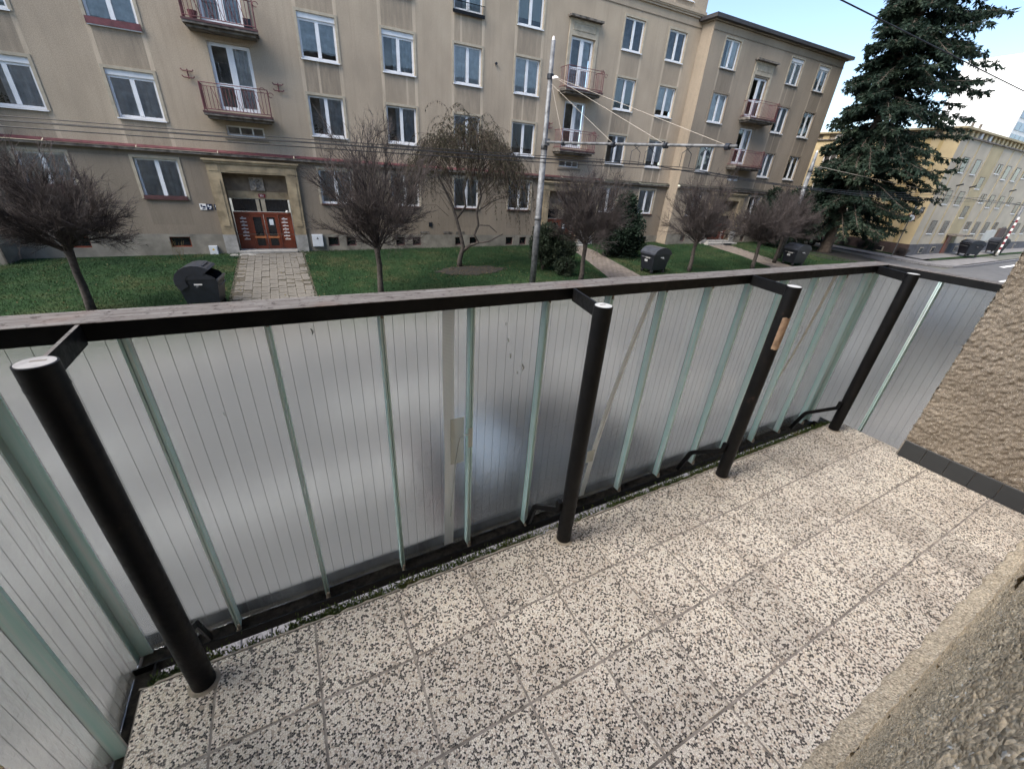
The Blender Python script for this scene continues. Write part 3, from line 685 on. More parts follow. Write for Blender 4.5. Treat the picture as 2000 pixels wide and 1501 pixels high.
def french_door(parent, a, b, c, d, y, bottom_panel=False):
    w, h = b - a, d - c; k = (round(w, 2), round(h, 2))
    def fr():
        mb = MB(); t = .12
        mb.box(0, t, 0, .06, 0, h); mb.box(w - t, w, 0, .06, 0, h); mb.box(t, w - t, 0, .06, h - t, h); mb.box(t, w - t, 0, .06, 0, .17)
        mb.box(w / 2 - .12, w / 2 + .12, -.012, .06, .17, h - t); mb.box(t, w / 2 - .12, 0, .06, .92, 1.03); mb.box(w / 2 + .12, w - t, 0, .06, .92, 1.03); return mb.mesh('door_frame', 'white')
    o = obj('balcony_door', cached(('bd',) + k, fr), parent, (a, y + .09, c))
    def p1(z0, z1): return lambda: MB().quad((0, 0, z0), (w / 2 - .24, 0, z0), (w / 2 - .24, 0, z1), (0, 0, z1)).mesh('pane', 'pane')
    for z0, z1 in ((.17, .92), (1.03, h - .12)):
        pm = cached(('bp', k, z0), p1(z0, z1))
        obj('pane', pm, o, (.12, .035, 0)); obj('pane', pm, o, (w / 2 + .12, .035, 0))
    obj('interior', cached(('bi',) + k, lambda: MB().quad((-.3, .8, -.1), (w + .3, .8, -.1), (w + .3, .8, h + .2), (-.3, .8, h + .2)).mesh('interior', 'room')), o)
    cu = random.choice(['curtain_grey', 'curtain_white', None])
    if cu:
        mb = MB()
        for i in range(14):
            x0, x1 = w * .5 + i * w * .03, w * .5 + (i + 1) * w * .03; y0, y1 = .14 + .03 * math.sin(i * 2), .14 + .03 * math.sin(i * 2 + 2)
            mb.quad((x0, y0, .05), (x1, y1, .05), (x1, y1, h - .05), (x0, y0, h - .05))
        mb.build('curtain', cu, o)
    return o
def balcony(parent, uc, z, y, hw=1.24, dep=0.85, style=0):
    s = MB().box(uc - hw - .05, uc + hw + .05, y - dep - .05, y, z - .13, z).box(uc - hw + .05, uc + hw - .05, y - dep + .1, y, z - .24, z - .132)
    o = s.build('balcony', 'slab', parent)
    MB().box(uc - hw - .07, uc + hw + .07, y - dep - .07, y - dep - .052, z - .05, z + .02).build('drip_edge', 'red_dk', o)
    r = MB(); H = 1.02; yf = y - dep
    for zz in (z + H, z + .1): 
        r.tube([(uc - hw, yf, zz), (uc + hw, yf, zz)], .017, 5); r.tube([(uc - hw, yf, zz), (uc - hw, y, zz)], .017, 5); r.tube([(uc + hw, yf, zz), (uc + hw, y, zz)], .017, 5)
    r.tube([(uc - hw, yf, z + H - .12), (uc + hw, yf, z + H - .12)], .011, 4)
    for sx in (-1, 1): r.tube([(uc + sx * hw, yf, z), (uc + sx * hw, yf, z + H)], .022, 5)
    n = 19
    for i in range(1, n):
        x = uc - hw + 2 * hw * i / n; r.tube([(x, yf, z + .1), (x, yf, z + H - .12)], .011, 4, False)
        if style == 0 and i % 3 == 0 and i < n - 2:
            x2 = uc - hw + 2 * hw * (i + 2) / n; r.tube([(x, yf, z + H - .12), (x2, yf, z + .1)], .010, 4, False)
    for sx in (-1, 1):
        for i in range(1, 7):
            yy = yf + dep * i / 7; r.tube([(uc + sx * hw, yy, z + .1), (uc + sx * hw, yy, z + H)], .011, 4, False)
    r.build('balcony_railing', 'red', o)
    # flower-pot holder scrolls on the right corner
    q = MB()
    for k in range(2):
        cx, cz = uc + hw - .18 + .3 * k, z + H - .03 - .15 * k
        q.tube([(cx + .10 * math.cos(t), yf - .05, cz + .09 * math.sin(t)) for t in np.linspace(0, 5.2, 9)], .014, 4)
    q.build('scroll_holder', 'red', o)
    return o
for a, b, c, d in DOORS:
    french_door(main, a, b, c, d, 0.0); balcony(main, (a + b) / 2 - .06, c - .14, 0.0, style=0 if a < 5 else 1)
# pot and crate on the upper left balcony
potm = MB().tube([(-2.0, -.62, 6.13), (-2.0, -.62, 6.42)], [.11, .17], 10).build('flower_pot', 'red', main)
MB().box(-.28, .02, -.7, -.4, 6.12, 6.48).build('crate', 'black', main)
def anchor_hook(parent, u, z, y=0.0):
    q = MB().tube([(u, y - .06, z + .17), (u, y - .06, z - .17)], .025, 5)
    for zz in (.1, -.13):
        q.tube([(u + .22 * s, y - .10, z + zz + (.06 if abs(s) > .9 else 0)) for s in (-1, -.75, 0, .75, 1)], .022, 5)
    return q.build('pot_hook', 'red', parent)
for u, z in ((-2.72, 4.38), (0.62, 4.32), (14.95, 4.25)): anchor_hook(main, u, z)
MB().tube([(11.35, -.02, 6.72), (11.35, -.12, 6.72)], .06, 8).build('vent_pipe', 'black', main)
def upper_surround(parent, uc, y=0.0):
    s = MB(); s.box(uc - 1.0, uc - .80, y - .06, y, 6.3, 8.78); s.box(uc + .80, uc + 1.0, y - .06, y, 6.3, 8.78); s.box(uc - .80, uc + .80, y - .06, y, 8.66, 8.78)
    s.box(uc - .98, uc + .98, y - .05, y, 8.782, 9.40); s.box(uc - .75, uc + .75, y - .075, y - .052, 8.9, 8.93); s.box(uc - .75, uc + .75, y - .075, y - .052, 9.22, 9.25); s.box(uc - .75, uc - .72, y - .075, y - .052, 8.932, 9.218); s.box(uc + .72, uc + .75, y - .075, y - .052, 8.932, 9.218)
    o = s.build('door_surround', 'cream', parent)
    MB().box(uc - 1.12, uc + 1.12, y - .30, y, 9.405, 9.50).build('hood', 'slab', o)
upper_surround(main, 16.72); upper_surround(main, -1.03)

def text_mesh(parent, txt, size, loc, mat, name='lettering'):
    cu = bpy.data.curves.new('lettering_curve', 'FONT'); cu.body = txt; cu.size = size; cu.align_x = 'CENTER'; cu.align_y = 'CENTER'; cu.extrude = 0.002
    o = bpy.data.objects.new('lettering_tmp', cu); COL.objects.link(o)
    bpy.context.view_layer.update(); dg = bpy.context.evaluated_depsgraph_get()
    me = bpy.data.meshes.new_from_object(o.evaluated_get(dg)); bpy.data.objects.remove(o); bpy.data.curves.remove(cu)
    me.materials.clear(); me.materials.append(M[mat])
    q = obj(name, me, parent, loc); q.rotation_euler = (math.radians(90), 0, 0); return q

def portal(parent, uc, y, zb, with_steps=True, number=None, wd=1.30):
    top = 1.27
    st = MB()
    for s in (-1, 1):
        a, b = (uc + s * 1.32, uc + s * 1.86); a, b = min(a, b), max(a, b)
        st.box(a, b, y - .14, y + .0, zb + .9, 0.70)
        st.box(a + .12, b - .12, y - .165, y - .142, zb + 1.3, .45)
        st.box(a - .0, b + .0, y - .14, y + 0.0, .705, 1.10); st.box(a + .08, b - .08, y - .16, y - .142, .78, 1.02)
    st.box(uc - 1.318, uc + 1.318, y - .13, y, .725, 1.10); st.box(uc - 1.1, uc + 1.1, y - .15, y - .132, .80, 1.03)
    st.box(uc - 1.92, uc + 1.92, y - .20, y, 1.105, 1.20); st.box(uc - 1.98, uc + 1.98, y - .26, y, 1.202, 1.28)
    o = st.build('entrance_portal', 'portal', parent)
    for s in (-1, 1):
        a, b = (uc + s * 1.32, uc + s * 1.86); MB().box(min(a, b) - .01, max(a, b) + .01, y - .15, y, zb - .2, zb + .895).build('pilaster_base', 'stone', o)
    # recess
    rc = MB(); yr = y + .42
    rc.quad((uc - 1.31, y - .1, zb), (uc - 1.31, y - .1, .72), (uc - 1.31, yr, .72), (uc - 1.31, yr, zb)); rc.quad((uc + 1.31, y - .1, .72), (uc + 1.31, y - .1, zb), (uc + 1.31, yr, zb), (uc + 1.31, yr, .72))
    rc.quad((uc - 1.31, y - .1, .72), (uc + 1.31, y - .1, .72), (uc + 1.31, yr, .72), (uc - 1.31, yr, .72))
    rc.build('recess', 'portal_brown', o)
    pn = MB().box(uc - 1.31, uc + 1.31, yr - .05, yr, -.40, .72)
    pn.box(uc - 1.12, uc - .40, yr - .075, yr - .052, -.02, .02); pn.box(uc - 1.12, uc - .40, yr - .075, yr - .052, .46, .50); pn.box(uc + .40, uc + 1.12, yr - .075, yr - .052, -.02, .02); pn.box(uc + .40, uc + 1.12, yr - .075, yr - .052, .46, .50)
    for s in (-1.12, -.44, .40, 1.08): pn.box(uc + s, uc + s + .04, yr - .075, yr - .052, .022, .458)
    pn.build('tympanum', 'portal_brown', o)
    MB().box(uc - 1.31, uc + 1.31, yr - .062, yr - .051, -.38, -.06).build('lintel_band', 'portal', o)
    pl = MB().box(uc - .30, uc + .30, yr - .12, yr - .06, -.03, .57)
    pq = pl.build('relief_plaque', 'plaque', o)
    rl = MB()   # carved figure in low relief
    rl.tube([(uc - .12, yr - .12, .02), (uc - .02, yr - .13, .14), (uc - .06, yr - .13, .27), (uc - .12, yr - .13, .38)], [.035, .05, .06, .045], 6)
    rl.tube([(uc - .02, yr - .125, .14), (uc + .09, yr - .13, .22), (uc + .01, yr - .13, .06)], [.04, .035, .02], 6)
    rl.tube([(uc - .08, yr - .125, .34), (uc + .05, yr - .13, .40)], [.03, .02], 6)
    rl.tube([(uc + .07, yr - .12, .44), (uc + .07, yr - .16, .45)], [.055, .02], 8); rl.tube([(uc - .15, yr - .12, .46), (uc - .15, yr - .15, .46)], [.05, .02], 8)
    rl.box(uc - .26, uc + .26, yr - .135, yr - .121, 0.0, .03)
    rl.build('carved_figure', 'plaque', pq, smooth=True)
    if number:
        n = MB().box(uc - .03, uc + .27, yr - .085, yr - .0625, -.33, -.16).build('number_plate', 'redp', o)
        text_mesh(n, number, .13, (uc + .12, yr - .09, -.245), 'plate_white')
    # transom
    ts = MB().box(uc - 1.22, uc + 1.22, yr - .02, yr, -.98, -.405).build('transom', 'doorglass', o)
    MB().box(uc - .20, uc - .06, yr - .06, yr - .021, -.97, -.41).box(uc + .02, uc + .2, yr - .06, yr - .021, -.97, -.41).build('transom_post', 'cream', ts)
    # doors
    zt = -1.0; zd = zb + .14; W = 1.18
    fr = MB(); fr.box(uc - W - .1, uc + W + .1, yr - .06, yr + .02, zt - .12, zt); 
    for x0, x1 in ((-W - .1, -W), (W, W + .1), (-.66, -.60), (.60, .66)): fr.box(uc + x0, uc + x1, yr - .06, yr + .02, zd, zt - .12)
    d = fr.build('entrance_door', 'doorwood', o)
    for s in (-1, 1):
        lf = MB(); x0, x1 = (uc - .598, uc - .01) if s < 0 else (uc + .01, uc + .598)
        lf.box(x0, x0 + .11, yr - .04, yr, zd, zt - .122); lf.box(x1 - .11, x1, yr - .04, yr, zd, zt - .122); lf.box(x0 + .11, x1 - .11, yr - .04, yr, zt - .24, zt - .122); lf.box(x0 + .11, x1 - .11, yr - .04, yr, zd, zd + .14)
        l = lf.build('door_leaf', 'doorwood', d)
        MB().box(x0 + .04, x1 - .04, yr - .055, yr - .041, zd + .52, zd + .62).build('push_bar', 'doorpale', l)
        MB().box(x0 + .11, x1 - .11, yr - .02, yr - .005, zd + .14, zt - .24).build('pane', 'doorglass', l)
        # side panel with bells and mail slots
        q0, q1 = (uc - W, uc - .662) if s < 0 else (uc + .662, uc + W)
        sp = MB().box(q0 + .002, q1 - .002, yr - .03, yr, zd, zt - .122).build('mailbox_panel', 'doorwood', d)
        for i in range(7):
            z = zt - .32 - i * .165
            MB().box(q0 + .14 - (.03 if i % 2 else 0), q1 - .12, yr - .036, yr - .031, z - .022, z + .022).build('name_label', 'plate_white', sp)
            MB().box(q0 + .2, q0 + .28, yr - .036, yr - .031, z + .045, z + .07).build('bell_button', 'boxgrey', sp)
    MB().box(uc + .22, uc + .40, yr - .046, yr - .041, zt - .62, zt - .34).build('notice', 'paper', d)
    MB().tube([(uc - .06, yr - .04, zd + .78), (uc - .06, yr - .09, zd + .78), (uc - .06, yr - .09, zd + .92)], .014, 6).build('door_handle', 'chrome', d)
    lm = MB().tube([(uc + 1.12, yr - .05, -1.0), (uc + 1.12, yr - .12, -1.0)], .03, 8).tube([(uc + 1.12, yr - .10, -.98), (uc + 1.12, yr - .16, -.95), (uc + 1.12, yr - .20, -.95), (uc + 1.12, yr - .24, -.95)], [.04, .075, .075, .03], 10)
    lm.build('porch_lamp', 'plate_white', o, smooth=True)
    s1 = MB().box(uc - 1.30, uc + 1.30, y - .35, yr + .05, zb - .2, zb + .13); s1.box(uc - 1.7, uc + 1.7, y - .75, y - .351, zb - .2, zb + .02)
    s1.build('door_step', 'stone', o)
    MB().box(uc + .05, uc + .72, y - 1.02, y - .77, zb - .1, zb + .012).build('foot_grate', 'black', o)
    return o
portal(main, -1.05, 0.0, -2.92, number='301')
portal(main, 16.75, 0.0, -2.60)
# small plates left of the portal
for u0, u1, m in ((-3.56, -3.30, 'plate_white'), (-3.29, -3.07, 'bluep'), (-2.98, -2.80 + .0, 'bluep')):
    p = MB().box(u0, u1, -.03, 0.0, -.92, -.66).build('house_plate', m, main)
    c = 'bluep' if m == 'plate_white' else 'boxgrey'
    MB().box(u0 + .04, u0 + .10, -.034, -.031, -.80, -.70).box(u0 + .11, u1 - .03, -.034, -.031, -.83, -.75).box(u0 + .08, u1 - .06, -.034, -.031, -.89, -.86).build('printed_mark', c, p)
def meter_box(u0, u1, z0, z1, parent, warn=True):
    b = MB().box(u0, u1, -.16, -.03, z0, z1).build('meter_box', 'boxgrey', parent)
    MB().box(u0 + .02, u1 - .02, -.172, -.161, z0 + .03, z1 - .03).build('box_door', 'boxgrey', b)
    m = (u0 + u1) / 2; h = z1 - z0
    MB().prism([(m - .06, z0 + h * .62), (m + .06, z0 + h * .62), (m, z0 + h * .8)], -.178, -.173).build('warning_mark', 'warn' if warn else 'galv', b)
meter_box(-3.62, -3.27, -3.05, -2.55, main); meter_box(1.04, 1.57, -2.62, -2.0, main, False); meter_box(18.9, 19.3, -2.6, -2.05, main, False)
for u in (7.35, 7.9): pass
MB().box(7.42, 7.62, -.05, 0, -1.55, -1.32).build('vent_cover', 'black', main)
for u in (6.9, 8.3, 9.1): MB().box(u, u + .55, -.02, 0, -1.95, -1.82).build('faded_sign', 'slab', main)
# projecting block at the left end
lw = MB().box(-30, -10.42, -1.05, -.01, -3.6, 14.4).build('left_wing_wall', 'stucco', main)
lw.data.attributes.new('stain', 'FLOAT', 'FACE')
MB().box(-30, -10.36, -1.12, -1.052, -3.6, -2.3).box(-10.418, -10.36, -1.12, -.03, -3.6, -2.3).build('left_wing_plinth', 'plinth', main)
MB().box(-30, -10.2, -1.6, -.3, -3.45, -3.28).build('apron', 'stone', main)
for rn, (c, d) in ROWS.items(): window(main, -12.9, -11.4, c, d, y=-1.05 - .13)

# right wing, set forward one metre
WY = -1.0
wa, wb = 25.55, 39.85
wcols = [(26.85, 28.28), (33.72, 35.1), (37.02, 38.35)]
wup, wlo = [], []
for a, b in wcols:
    for rn in ('r1', 'r2', 'r3'): c, d = ROWS[rn]; wup.append((a, b, c, d))
    c, d = ROWS['g']; wlo.append((a, b, c, d))
wd = [(30.37, 31.83, 3.25, 5.58), (30.37, 31.83, 6.25, 8.55)]; wsm = [(30.45, 31.75, 2.14, 2.50)]
wp = (29.80, 32.42, -2.45, .72)
wbops = [(a, a + .5, -2.3, -1.85) for a in (27.0, 34.0, 37.3)]
facade('wing_wall', 'stucco_wing', wa, wb, 1.60, 10.72, wup + wd + wsm, main, WY, 0.16, stains_for(wup, 1.6))
facade('wing_lower_wall', 'stucco_wing', wa, wb, -1.75, 1.46, wlo + [(wp[0], wp[1], -1.75, wp[3])], main, WY, 0.16, [(wa, wb, 1.0, 1.46, .6)])
facade('wing_plinth', 'plinth', wa, wb, -3.4, -1.75, wbops + [(wp[0], wp[1], -3.4, -1.75)], main, WY - .03, 0.2)
for q in (MB().quad((wa, 0.1, -3.4), (wa, WY, -3.4), (wa, WY, 10.72), (wa, 0.1, 10.72)), MB().quad((wb, WY, -3.4), (wb, 12.4, -3.4), (wb, 12.4, 10.72), (wb, WY, 10.72))):
    rt = q.build('wing_side_wall', 'stucco_wing', main); rt.data.attributes.new('stain', 'FLOAT', 'FACE')
MB().box(wa - .03, wb + .03, WY - .035, WY, 10.30, 10.34).build('string_line', 'stucco_low', main)
wr = MB().box(wa - .35, wb + .38, WY - .40, 12.8, 10.80, 11.0).build('wing_roof', 'roof', main)
MB().box(wa - .12, wb + .12, WY - .14, 12.5, 10.722, 10.798).build('eave_board', 'stucco_low', main)
for u, h in ((29.6, 1.2), (33.6, 1.15)):
    ch = MB().box(u, u + 1.3, 3.0, 3.8, 11.0, 11.0 + h).build('chimney', 'cream', wr)
    MB().box(u - .12, u + 1.42, 2.88, 3.92, 11.0 + h, 11.12 + h).build('chimney_cap', 'slab', ch)
MB().tube([(27.8, 4, 11), (27.8, 4, 13.2)], .015, 5).build('aerial', 'galv', wr)
MB().box(wa, wb + .15, WY - .19, WY, 1.40, 1.505).build('ledge', 'slab', main)
MB().add([(wa, WY - .22, 1.55), (wb + .2, WY - .22, 1.55), (wb + .2, WY, 1.68), (wa, WY, 1.68), (wa, WY - .22, 1.507), (wb + .2, WY - .22, 1.507)], [(0, 1, 2, 3), (4, 5, 1, 0)]).build('ledge_flashing', 'moss_stain', main)
for i, (a, b, c, d) in enumerate(wup): window(main, a, b, c, d, y=WY, shutter=(i in (5, 8)), surround='cream' if c > 8 else 'stucco_low', sill='white' if c < 8 else 'slab')
for a, b, c, d in wlo: window(main, a, b, c, d, y=WY, sill='slab')
for a, b, c, d in wd: french_door(main, a, b, c, d, WY); balcony(main, (a + b) / 2 + .25, c - .14, WY, hw=1.35, dep=.85, style=1)
for a, b, c, d in wsm:
    w = MB().box(0, b - a, 0, .05, 0, .16).box(0, b - a, 0, .05, d - c - .05, d - c).box(0, .06, 0, .05, .16, d - c - .05).box(b - a - .06, b - a, 0, .05, .16, d - c - .05).build('stair_window', 'white', main, loc=(a, WY + .09, c))
    MB().quad((0.06, .03, .16), (1.24, .03, .16), (1.24, .03, .31), (.06, .03, .31)).build('pane', 'darkglass', w)
for a, b, c, d in wbops:
    w = MB().box(0, .05, 0, .04, 0, .45).box(b - a - .05, b - a, 0, .04, 0, .45).box(.05, b - a - .05, 0, .04, 0, .06).box(.05, b - a - .05, 0, .04, .39, .45).build('basement_window', 'red_dk', main, loc=(a, WY + .06, c))
    MB().quad((.05, .03, .06), (b - a - .05, .03, .06), (b - a - .05, .03, .39), (.05, .03, .39)).build('pane', 'darkglass', w)
upper_surround(main, 31.1, WY); anchor_hook(main, 29.35, 4.2, WY)
portal(main, 31.11, WY, -2.35)

# ------------------------------------------------------------------ building the balcony belongs to
home = empty('apartment_building', (0, -0.130, 0))
tag(home, 'brown roughcast house wall right beside the balcony floor', 'building')
hop = []
for k in range(-6, 14):
    for z in (0.95, 3.95, 6.95, -2.0):
        u = k * 3.3 + 1.2
        if z == 0.95 and -3.5 < u < 6: continue
        hop.append((u, u + 1.5, z, z + 1.55))
facade('wall', 'stucco_wing', -24, 48, -3.6, 9.8, hop + [(-0.95, 3.4, -.4, 2.8)], home, 0.0, -0.16)
for a, b, c, d in hop:
    fw = MB().box(0, .09, 0, .05, 0, d - c).box(b - a - .09, b - a, 0, .05, 0, d - c).box(.09, b - a - .09, 0, .05, 0, .1).box(.09, b - a - .09, 0, .05, d - c - .1, d - c).box((b - a) / 2 - .06, (b - a) / 2 + .06, 0, .05, .1, d - c - .1)
    o = obj('window', cached('hw', lambda: fw.mesh('window_frame', 'white')), home, (a, -.14, c))
    obj('pane', cached('hp', lambda: MB().quad((.09, 0.01, .1), (1.41, 0.01, .1), (1.41, 0.01, 1.45), (.09, 0.01, 1.45)).mesh('pane', 'darkglass')), o)
MB().box(-24.3, 48.3, -12, .5, 9.8, 10.1).build('roof', 'roof', home)
def rough_grid(name, origin, ux, uz, nx, nz, nrm, amp, mat, parent, edge=0.0):
    """sheet displaced into a roughcast surface"""
    o = np.array(origin, float); U = np.linspace(0, 1, nx); W = np.linspace(0, 1, nz)
    g = np.stack(np.meshgrid(U, W, indexing='xy'), -1).reshape(-1, 2)
    h = RNG.normal(0, 1, (nz, nx)); h = (h + np.roll(h, 1, 0) + np.roll(h, 1, 1) + np.roll(h, -1, 0) + np.roll(h, -1, 1)) / 2.2
    lo = RNG.normal(0, 1, (nz // 8 + 2, nx // 8 + 2)); lo = np.kron(lo, np.ones((8, 8)))[:nz, :nx]
    for _ in range(4): lo = (lo + np.roll(lo, 2, 0) + np.roll(lo, 2, 1) + np.roll(lo, -2, 0) + np.roll(lo, -2, 1)) / 5
    hh = (h * amp * 1.15 + lo * amp * .35).reshape(-1, 1)
    V = o + g[:, :1] * np.array(ux) + g[:, 1:] * np.array(uz) + hh * np.array(nrm)
    if edge:
        first = (g[:, 0] < 1e-6); V[first] += np.array(ux) / np.linalg.norm(ux) * RNG.normal(0, edge, (first.sum(), 1))
    idx = np.arange(nx * nz).reshape(nz, nx)
    F = np.stack([idx[:-1, :-1], idx[:-1, 1:], idx[1:, 1:], idx[1:, :-1]], -1).reshape(-1, 4)
    me = np_mesh(name, V, F, mat); me.polygons.foreach_set('use_smooth', np.ones(len(F), bool)); o2 = obj(name, me, parent); return o2
HO = np.array([0, -0.14, 0])
# rear wall beside the camera (local coordinates: y is measured from the wall plane)
rough_grid('rear_wall', (-0.185, 0.0, -0.01), (1.085, 0, 0), (0, 0, 1.66), 300, 440, (0, 1, 0), .0011, 'roughgrey', home)
rough_grid('rear_wall', (0.90, 0.0, -0.01), (2.36, 0, 0), (0, 0, 2.6), 300, 300, (0, 1, 0), .0026, 'roughgrey', home)
MB().box(-.185, 3.26, -.2, -.012, -.2, 2.8).build('wall_core', 'roughgrey', home)
MB().box(-.95, -.19, -.2, -.0, 2.15, 2.8).build('door_head', 'roughgrey', home)
dr = MB().box(-.93, -.88, -.16, -.1, 0, 2.13).box(-.24, -.19, -.16, -.1, 0, 2.13).box(-.88, -.24, -.16, -.1, 2.06, 2.13).box(-.88, -.24, -.16, -.1, 0, .1).build('balcony_door', 'white', home)
MB().box(-.88, -.24, -.14, -.13, .1, 2.06).build('pane', 'darkglass', dr)
# cement lip along the foot of the wall
lp = MB(); nseg = 150; prof = [(0.060, 0.0), (0.054, .012), (0.038, .022), (0.016, .030), (-0.003, .050)]
vs = []
for i in range(nseg + 1):
    x = -.185 + 3.43 * i / nseg; j = .004 * math.sin(i * .9) + random.uniform(-.004, .004)
    vs += [(x, p[0] + j * (1 if q < 4 else .3), p[1] + random.uniform(0, .003) + (random.uniform(-.003, .010) if q == 4 else 0)) for q, p in enumerate(prof)]
fs = [(i * 5 + q, i * 5 + q + 1, i * 5 + q + 6, i * 5 + q + 5) for i in range(nseg) for q in range(4)]
lp.add(vs, fs); lp.build('cement_lip', 'lip', home)
# side wall at the right end (face at x=3.25, front edge at y=0.60)
sw = rough_grid('side_wall', (3.25, .60 + .130, .118), (0, -.76, 0), (0, 0, 2.6), 130, 420, (-1, 0, 0), .0032, 'roughcast', home, edge=.004)
rough_grid('side_wall_end', (3.25, .60 + .130, .118), (.15, 0, 0), (0, 0, 2.6), 24, 420, (0, 1, 0), .0028, 'lip', home, edge=.003)
MB().box(3.262, 3.40, -.02, .60 + .118, -.1, 2.7).build('side_wall_core', 'roughcast', home)
sk = MB().bbox(0.0015, .1165, -.012, 0.0, 0.0, .118, .002).mesh('skirting_tile', 'skirt')
for i in range(6):
    t = obj('skirting_tile', sk, sw, (3.248, .730 - i * .118 - .003, 0.001)); t.rotation_euler = (0, 0, math.radians(-90))
MB().box(3.246, 3.262, 0.02, .735, -.01, .117).build('skirting_grout', 'grout', sw)
# short return wall at the left end
rough_grid('side_wall', (-.915, .0, .0), (0, .80, 0), (0, 0, 2.6), 130, 400, (1, 0, 0), .0035, 'roughgrey', home)
rough_grid('side_wall_end', (-.915, .80, .0), (-.02, 0, 0), (0, 0, 2.6), 6, 360, (0, 1, 0), .003, 'roughgrey', home)

# ------------------------------------------------------------------ balcony floor
bf = MB().box(-.875, 3.335, -.14, 1.0, -.20, -.031).build('balcony_floor', 'mortar'); tag(bf, kind='structure')
MB().box(-.868, 3.328, -.13, 1.006, -.0305, -.0018).build('grout_bed', 'grout', bf)
X0, Y0, T = -0.3617, 0.7298, 0.3
xe = [-.868] + [X0 + T * i for i in range(-1, 13)] + [3.328]; xe = [x for x in xe if x <= 3.328]
ye = [1.010, Y0, Y0 - T, Y0 - 2 * T, -.128]
for j in range(4):
    for i in range(len(xe) - 1):
        a, b = xe[i], xe[i + 1]; y1, y0 = ye[j], ye[j + 1]; g = .0034
        if b - a < .03: continue
        w, d = b - a - 2 * g, y1 - y0 - 2 * g
        me = cached(('tile', round(w, 3), round(d, 3)), lambda: MB().bbox(-w / 2, w / 2, -d / 2, d / 2, -.026, 0, .0016).mesh('tile', 'terrazzo'))
        t = obj('tile', me, bf, ((a + b) / 2, (y0 + y1) / 2, random.uniform(-.0012, .0008)))
        t.rotation_euler = (random.uniform(-.002, .002), random.uniform(-.002, .002), random.choice([0, 0, 0]))
# mortar nosing on the front edge
nz = MB(); vs = []
for i in range(181):
    x = -.875 + 4.21 * i / 180; r = random.uniform(-.003, .003) - (.02 if random.random() < .03 else 0)
    vs += [(x, 1.0105, -.002), (x, 1.022 + r, -.006), (x, 1.026 + r, -.022), (x, 1.016 + r, -.06)]
nz.add(vs, [(i * 4 + q, i * 4 + q + 4, i * 4 + q + 5, i * 4 + q + 1) for i in range(180) for q in range(3)]); nz.build('mortar_nosing', 'mortar', bf)
# moss on the drip edge
def mossy():
    n = 16000; segs = [(-.86, -.66, 1.0), (-.45, -.30, .8), (-.33, -.1, 1.0), (-.08, .12, .7), (.12, .5, .5), (.5, .62, .5), (.75, .95, .3), (1.1, 1.35, .7), (1.4, 1.7, .8), (1.75, 2.4, .8), (2.4, 3.3, .8), (-.66, 3.3, .25)]
    wts = np.array([(b - a) * w for a, b, w in segs]); ch = RNG.choice(len(segs), n, p=wts / wts.sum())
    x = np.array([RNG.uniform(segs[c][0], segs[c][1]) for c in ch]); y = 1.022 + np.abs(RNG.normal(0, .026, n)); z = -.034 + RNG.normal(0, .010, n) - (y - 1.02) * .25
    P = np.stack([x, y, z], 1); D = np.stack([RNG.normal(0, .6, n), RNG.uniform(.1, 1, n), RNG.uniform(.1, 1, n)], 1)
    o = obj('moss', leaf_mesh('moss', P, D, RNG.uniform(.006, .020, n), RNG.uniform(.0018, .0045, n), 'moss'))
    tag(o, 'green and ochre moss tufts along the outer edge of the balcony tiles', 'moss', kind='stuff')
    n = 260; x = np.concatenate([RNG.normal(-.55, .02, 90), RNG.uniform(-.86, -.66, 170)]); P = np.stack([x, 1.03 + RNG.uniform(0, .02, n), np.full(n, -.05)], 1)
    obj('moss_grass', leaf_mesh('moss_grass', P, np.stack([RNG.normal(0, .5, n), RNG.normal(.3, .4, n), np.ones(n)], 1), RNG.uniform(.015, .04, n), RNG.uniform(.001, .002, n), 'grass'), o)
mossy()
MB().box(-.87, 3.33, .96, 1.03, -.075, -.062).build('drip_ledge', 'mortar', bf)

# ------------------------------------------------------------------ balcony railing
rail = empty('balcony_railing', (1.3, 1.2, -.17))
tag(rail, 'black steel balcony railing filled with upright wired frosted glass channels', 'railing')
RO = Vector((1.3, 1.2, -.17))
def rb(mb, name, mats, parent=rail, smooth=False):
    # vertices are given in world space; move them into the railing's frame
    mb.v = [(x - RO.x, y - RO.y, z - RO.z) for x, y, z in mb.v]
    return mb.build(name, mats, parent, smooth)
HT = 1.144
YG = 1.272
GX0, GX1 = -0.965, 3.452
# top rails: steel angle with a weathered top face
def rail_box(x0, x1, y0, y1, name):
    o = rb(MB().box(x0, x1, y0, y1, 1.098, 1.1425), name, 'steel')
    t = MB(); 
    t.bbox(x0 - .001, x1 + .001, y0 - .001, y1 + .001, 1.1428, HT + .001, .0006); rb(t, 'rail_top', 'worn', o)
    return o
rail_box(-1.02, 3.49, 1.188, 1.296, 'top_rail')
rail_box(3.405, 3.50, .5, 1.1865, 'side_top_rail')
rail_box(-1.03, -.93, -.13, 1.1865, 'side_top_rail')
